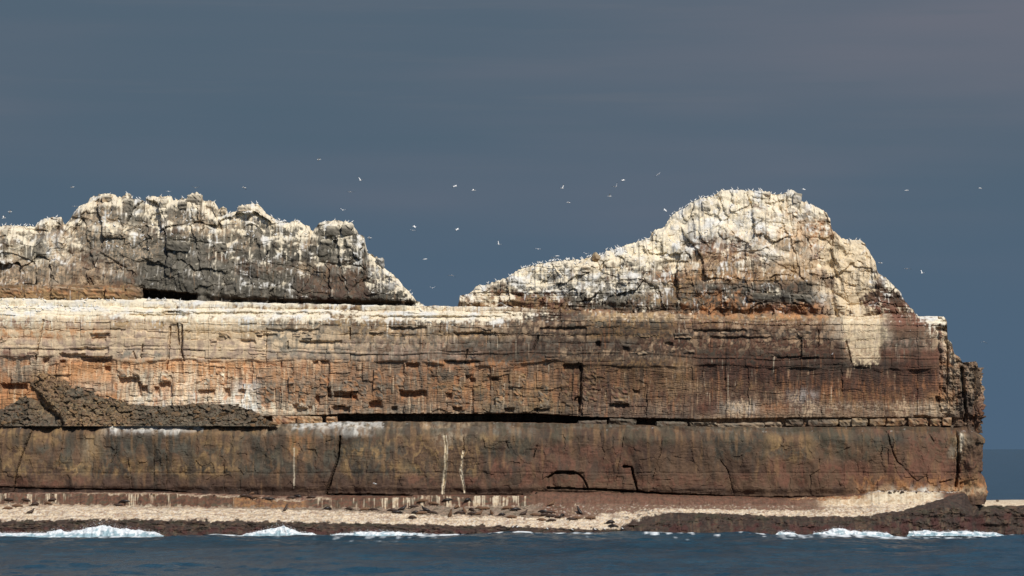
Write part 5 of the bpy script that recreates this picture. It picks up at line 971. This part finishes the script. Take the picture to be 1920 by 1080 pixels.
FLY = [(7, 409, 3, 20, 10, "white gannet with raised wings at the picture's left edge above the shorter ridge"), (19, 397, 0, 200, 25, "white gannet banking just above another near the picture's left edge"), (136, 351, 0, 170, 5, "gliding gannet highest over the crag's left shoulder"), (316, 359, 0, 80, 5, "tiny gannet flying head-on just over the middle of the grey crag"),
    (366, 352, 1, 90, 5, "gannet hovering with spread wings over the tallest block of the grey crag"), (458, 352, 2, 160, 15, "gannet flying above the white knob of the grey crag"), (598, 299, 0, 200, 20, "highest gannet of all, alone in open sky"), (676, 338, 3, 60, 20, "gannet with wings up, second highest over the saddle"), (657, 360, 0, 90, 0, "gannet seen end-on below the wings-up one, over the saddle"),
    (643, 394, 1, 80, 10, "gannet coming in low over the squared end of the grey crag"), (693, 446, 2, 180, 15, "gannet skimming the steep end face of the grey crag"), (853, 349, 2, 330, 20, "left of the two close gannets high in mid picture"), (888, 357, 1, 20, 10, "right of the two close gannets high in mid picture"), (777, 425, 0, 20, 28, "upper of a close pair of gannets over the gap"), (774, 432, 2, 100, 5, "lower of a close pair of gannets over the gap"),
    (857, 430, 2, 340, 25, "gannet banking with dropped wings above the saddle centre"), (797, 486, 0, 10, 8, "gannet gliding level over the saddle, left of the lowest ones"), (847, 516, 4, 90, 10, "gannet with dark wing tips seen end-on low over the saddle"), (811, 540, 1, 100, 0, "lowest gannet in the saddle gap"), (935, 458, 3, 60, 40, "white gannet with all plumage lit, largest over the long ridge"), (1009, 467, 2, 95, 5, "gannet gliding head-on left of the lone ridge boulder"),
    (1045, 480, 0, 15, 8, "gannet skimming the ridge left of the lone boulder"), (1038, 483, 2, 100, 0, "small gannet trailing the one skimming the ridge"), (1099, 476, 1, 80, 10, "gannet arriving beside the lone ridge boulder"), (1054, 353, 3, 320, 30, "steeply banking gannet at the left of the mid-sky group"), (1066, 380, 2, 170, 5, "lowest gannet at the left of the mid-sky group"), (1143, 368, 1, 190, 15, "gannet below two others in the mid-sky group"), (1155, 350, 3, 300, 35, "small gannet between two others in the mid-sky group"),
    (1168, 338, 2, 345, 15, "long-winged gannet at the top of the mid-sky group"), (1234, 327, 0, 300, 35, "gannet banking alone left of and above the white peak"), (1247, 394, 0, 30, 35, "gannet climbing steeply beside the upper ridge"), (1507, 355, 0, 15, 20, "gannet leaving the summit of the white peak"), (1700, 357, 0, 10, 6, "gannet alone in the sky right of the summit"), (1838, 353, 0, 30, 10, "farthest right gannet high in the sky"),
    (1651, 493, 0, 170, 8, "gannet gliding close off the pale shoulder"), (1701, 504, 2, 100, 0, "tiny gannet left of the bright one off the pale shoulder"), (1729, 512, 3, 50, 30, "bright gannet with raised wings off the pale shoulder"), (1845, 641, 4, 90, 12, "gannet gliding beyond the square ledge at the cliff end"), (703, 907, 2, 160, 10, "gannet flying low before the dark lower cliff"), (140, 387, 0, 90, 0, "faint gannet just off the left shoulder of the crag"),
    (945, 557, 1, 80, 5, "gannet landing on the lower end of the long ridge")]
for k, (px_, py_, pose, hd, bank, lab) in enumerate(FLY):
    fly(px_, py_, -6.0 - 10 * ((k * 37) % 10) / 10.0 if py_ > 560 or px_ in (945,) else -4.0 + 8 * ((k * 53) % 10) / 10.0, pose, hd, bank, -8 + (k * 29) % 20, lab, 0.78 + 0.02 * (k % 6))
def perched_mesh(straw):
    """standing gannet facing +X: body, folded dark wing tips, neck, head, bill, legs in one mesh"""
    V, F, Mi = [], [], []
    def add(v, f, mi):
        n0 = len(V); V.extend(v); F.extend([tuple(n0 + a for a in q) for q in f]); Mi.extend([mi] * len(f))
    pts = [(-.42, .17, .02), (-.34, .22, .06), (-.16, .32, .11), (.02, .40, .125), (.13, .50, .10), (.18, .60, .065), (.21, .70, .052), (.25, .76, .055), (.31, .77, .035)]
    add(*sweep([((x, 0, z), (0, -1, 0), Vector((-.5, 0, .85)).normalized(), r, r) for x, z, r in pts], 7), 0)
    add(*sweep([((x, 0, z), (0, -1, 0), (0, 0, 1), r, r) for x, z, r in ((.30, .77, .022), (.38, .755, .012), (.43, .745, .003))], 5), 2)
    for sg in (-1, 1):
        add(*sweep([((x, sg * .09, z), (0, -1, 0), (0, 0, 1), .02, h) for x, z, h in ((-.12, .33, .05), (-.34, .24, .04), (-.52, .15, .012))], 5), 1)
        add(*sweep([((x, sg * .05, z), (0, -1, 0), (1, 0, 0), .014, .014) for x, z in ((-.02, .33), (.0, .16), (.02, .0))], 5), 1)
    me = bpy.data.meshes.new("perched_gannet"); me.from_pydata(V, [], F)
    for mt in (M_white, M_black, M_straw): me.materials.append(mt)
    me.polygons.foreach_set("material_index", Mi); me.polygons.foreach_set("use_smooth", [True] * len(F)); return me
PM = perched_mesh(True)
def perch(loc, label, group, up=0.0):
    o = mesh_obj("perched_gannet", PM); o.location = loc; k = r9.uniform(0.62, 0.82); o.scale = (k,) * 3; o.rotation_euler = (0, R(r9.uniform(-12, 12)), R(r9.choice([0, 180]) + r9.uniform(-50, 50)))
    tag(o, label, "seabird", group)
def on_crest(bv, topline, px_, label, group):
    t0 = np.interp(px_, *np.array(topline, float).T)
    for dy in (3, 5, 7, 10):
        loc, no, idx, ds = ray(bv, px_, t0 + dy)
        if loc is None: continue
        dn, n2, i2, d2 = bv.ray_cast(loc + Vector((0, 0.9, 4.0)), Vector((0, 0, -1)), 6)
        perch((dn if dn is not None else loc) + Vector((0, 0, -0.03)), label, group); return
CR = [(-10, "white gannet perched on the shorter ridge at the picture's left edge", "gannets on the short ridge"), ]
for px_ in (4, 9, 18, 24, 34, 37, 44, 48, 55, 60): on_crest(bvh_l, LEFT_TOP, px_ + r9.uniform(-1, 1), "white gannet in the row on the low ridge beside the left edge", "gannets on the low ridge")
for px_, lab in ((88, "gannet left on the small rounded knob before the crag"), (105, "gannet on the top of the small rounded knob before the crag"), (204, "gannet standing on the left peak of the grey crag"), (256, "gannet standing tall right of the upright grey block")): on_crest(bvh_l, LEFT_TOP, px_, lab, None)
for px_ in (237, 246, 262, 275, 300, 318, 330, 340, 388, 402, 418, 428): on_crest(bvh_l, LEFT_TOP, px_ + r9.uniform(-2, 2), "white gannet perched along the jagged crest of the grey crag", "gannets on the jagged crest")
for px_ in (446, 460, 471, 480, 508, 524, 530, 536, 552, 560): on_crest(bvh_l, LEFT_TOP, px_ + r9.uniform(-1, 1), "white gannet on the whitened knob and slope right of the crest", "gannets on the whitened knob")
for px_ in (601, 608, 616, 628, 640, 646, 652, 660): on_crest(bvh_l, LEFT_TOP, px_ + r9.uniform(-1, 1), "white gannet on the flat square top at the crag's end", "gannets on the square top")
for px_ in (688, 716, 768, 772): on_crest(bvh_l, LEFT_TOP, px_, "white gannet on the steep stepped end of the grey crag", "gannets on the stepped end")
for k in range(58): on_crest(bvh_r, RIGHT_TOP, 905 + 342 * (0.5 * r9.uniform() + 0.5 * ((k * 7) % 11 + r9.uniform(0, .5)) / 11.0), "white gannet in the long line standing along the sloping ridge", "gannets along the sloping ridge")
for k in range(16): on_crest(bvh_r, RIGHT_TOP, 1256 + k * 6 + r9.uniform(-2, 2), "white gannet on the steep upper part of the ridge below the summit", "gannets below the summit")
for px_ in (1358, 1373, 1384, 1400, 1405, 1412, 1424, 1428, 1434, 1446, 1465, 1478): on_crest(bvh_r, RIGHT_TOP, px_, "white gannet standing on the flat cream summit", "gannets on the summit")
for px_, lab in ((1514, "gannet alone on the notch right of the summit"), (1586, "left gannet on the pale lower shoulder"), (1596, "tallest gannet in the middle of the pale lower shoulder"), (1606, "gannet third along the pale lower shoulder"), (1613, "gannet at the right end of the pale lower shoulder")): on_crest(bvh_r, RIGHT_TOP, px_, lab, None)
def on_face(bv, n, box, label, group, minz=0.25, tries=40):
    done = 0
    for _ in range(n * tries):
        if done >= n: break
        px_, py_ = r9.uniform(box[0], box[1]), r9.uniform(box[2], box[3])
        loc, no, idx, ds = ray(bv, px_, py_)
        if loc is None or no.z < minz: continue
        perch(loc + Vector((0, 0.05, -0.04)), label, group); done += 1
on_face(bvh_r, 44, (960, 1300, 440, 520), "white gannet resting on the whitened slope under the ridge line", "gannets on the whitened slope")
on_face(bvh_r, 14, (1320, 1470, 365, 440), "white gannet nesting on the cream face below the summit", "gannets on the cream face")
on_face(bvh_l, 26, (440, 580, 405, 450), "white gannet on the whitened slope of the crag's right half", "gannets on the crag slope")
on_face(bvh_l, 24, (170, 420, 390, 470), "white gannet on a whitened ledge among the grey blocks", "gannets among the grey blocks")
on_face(bvh_mid, 52, (-20, 215, 560, 586), "white gannet in the flock on the cream ledge near the left edge", "gannets on the cream ledge", 0.2)
on_face(bvh_mid, 12, (640, 880, 572, 586), "white gannet on the white ledge in the saddle", "gannets in the saddle", 0.2)
for px_ in (278, 282, 294, 297, 304, 310): 
    loc, no, idx, ds = ray(bvh_mid, px_, 564)
    if loc is not None: perch(loc + Vector((0, -0.2, 0.0)), "white gannet standing at the mouth of the dark slot under the crag", "gannets at the dark slot")
for px_, py_, lab in ((338, 565, "gannet standing alone right of those at the dark slot"),): 
    loc, no, idx, ds = ray(bvh_mid, px_, py_)
    if loc is not None: perch(loc, lab, None)
for px_, py_ in ((962, 993), (970, 993), (1026, 996), (1073, 998), (1116, 998), (1133, 997), (1167, 996)):
    loc, no, idx, ds = ray(bvh_shelf, px_, py_ - 3)
    if loc is not None: perch(loc + Vector((0, -0.1, -0.05)), "white seabird sitting on the dark weedy edge of the platform", "seabirds on the tide line")
loc, no, idx, ds = ray(bvh_mid, 1560, 666)
if loc is not None: perch(loc + Vector((0, -0.1, -0.1)), "single white bird on a brown ledge beside the pale scar", None)

# ------------------------------------------------------------------ rows short enough to count: each one by its order
ORD = "first second third fourth fifth sixth seventh eighth ninth tenth eleventh twelfth thirteenth fourteenth fifteenth sixteenth seventeenth eighteenth".split()
same = {}
for o in scene.objects:
    if o.parent is None and o.get("label") and o.get("category") in ("seal", "seabird"): same.setdefault(o["label"], []).append(o)
for lab, obs in same.items():
    if 1 < len(obs) <= 18:
        for k, o in enumerate(sorted(obs, key=lambda q: q.location.x)): o["label"] = f"{lab}, {ORD[k]} from left"
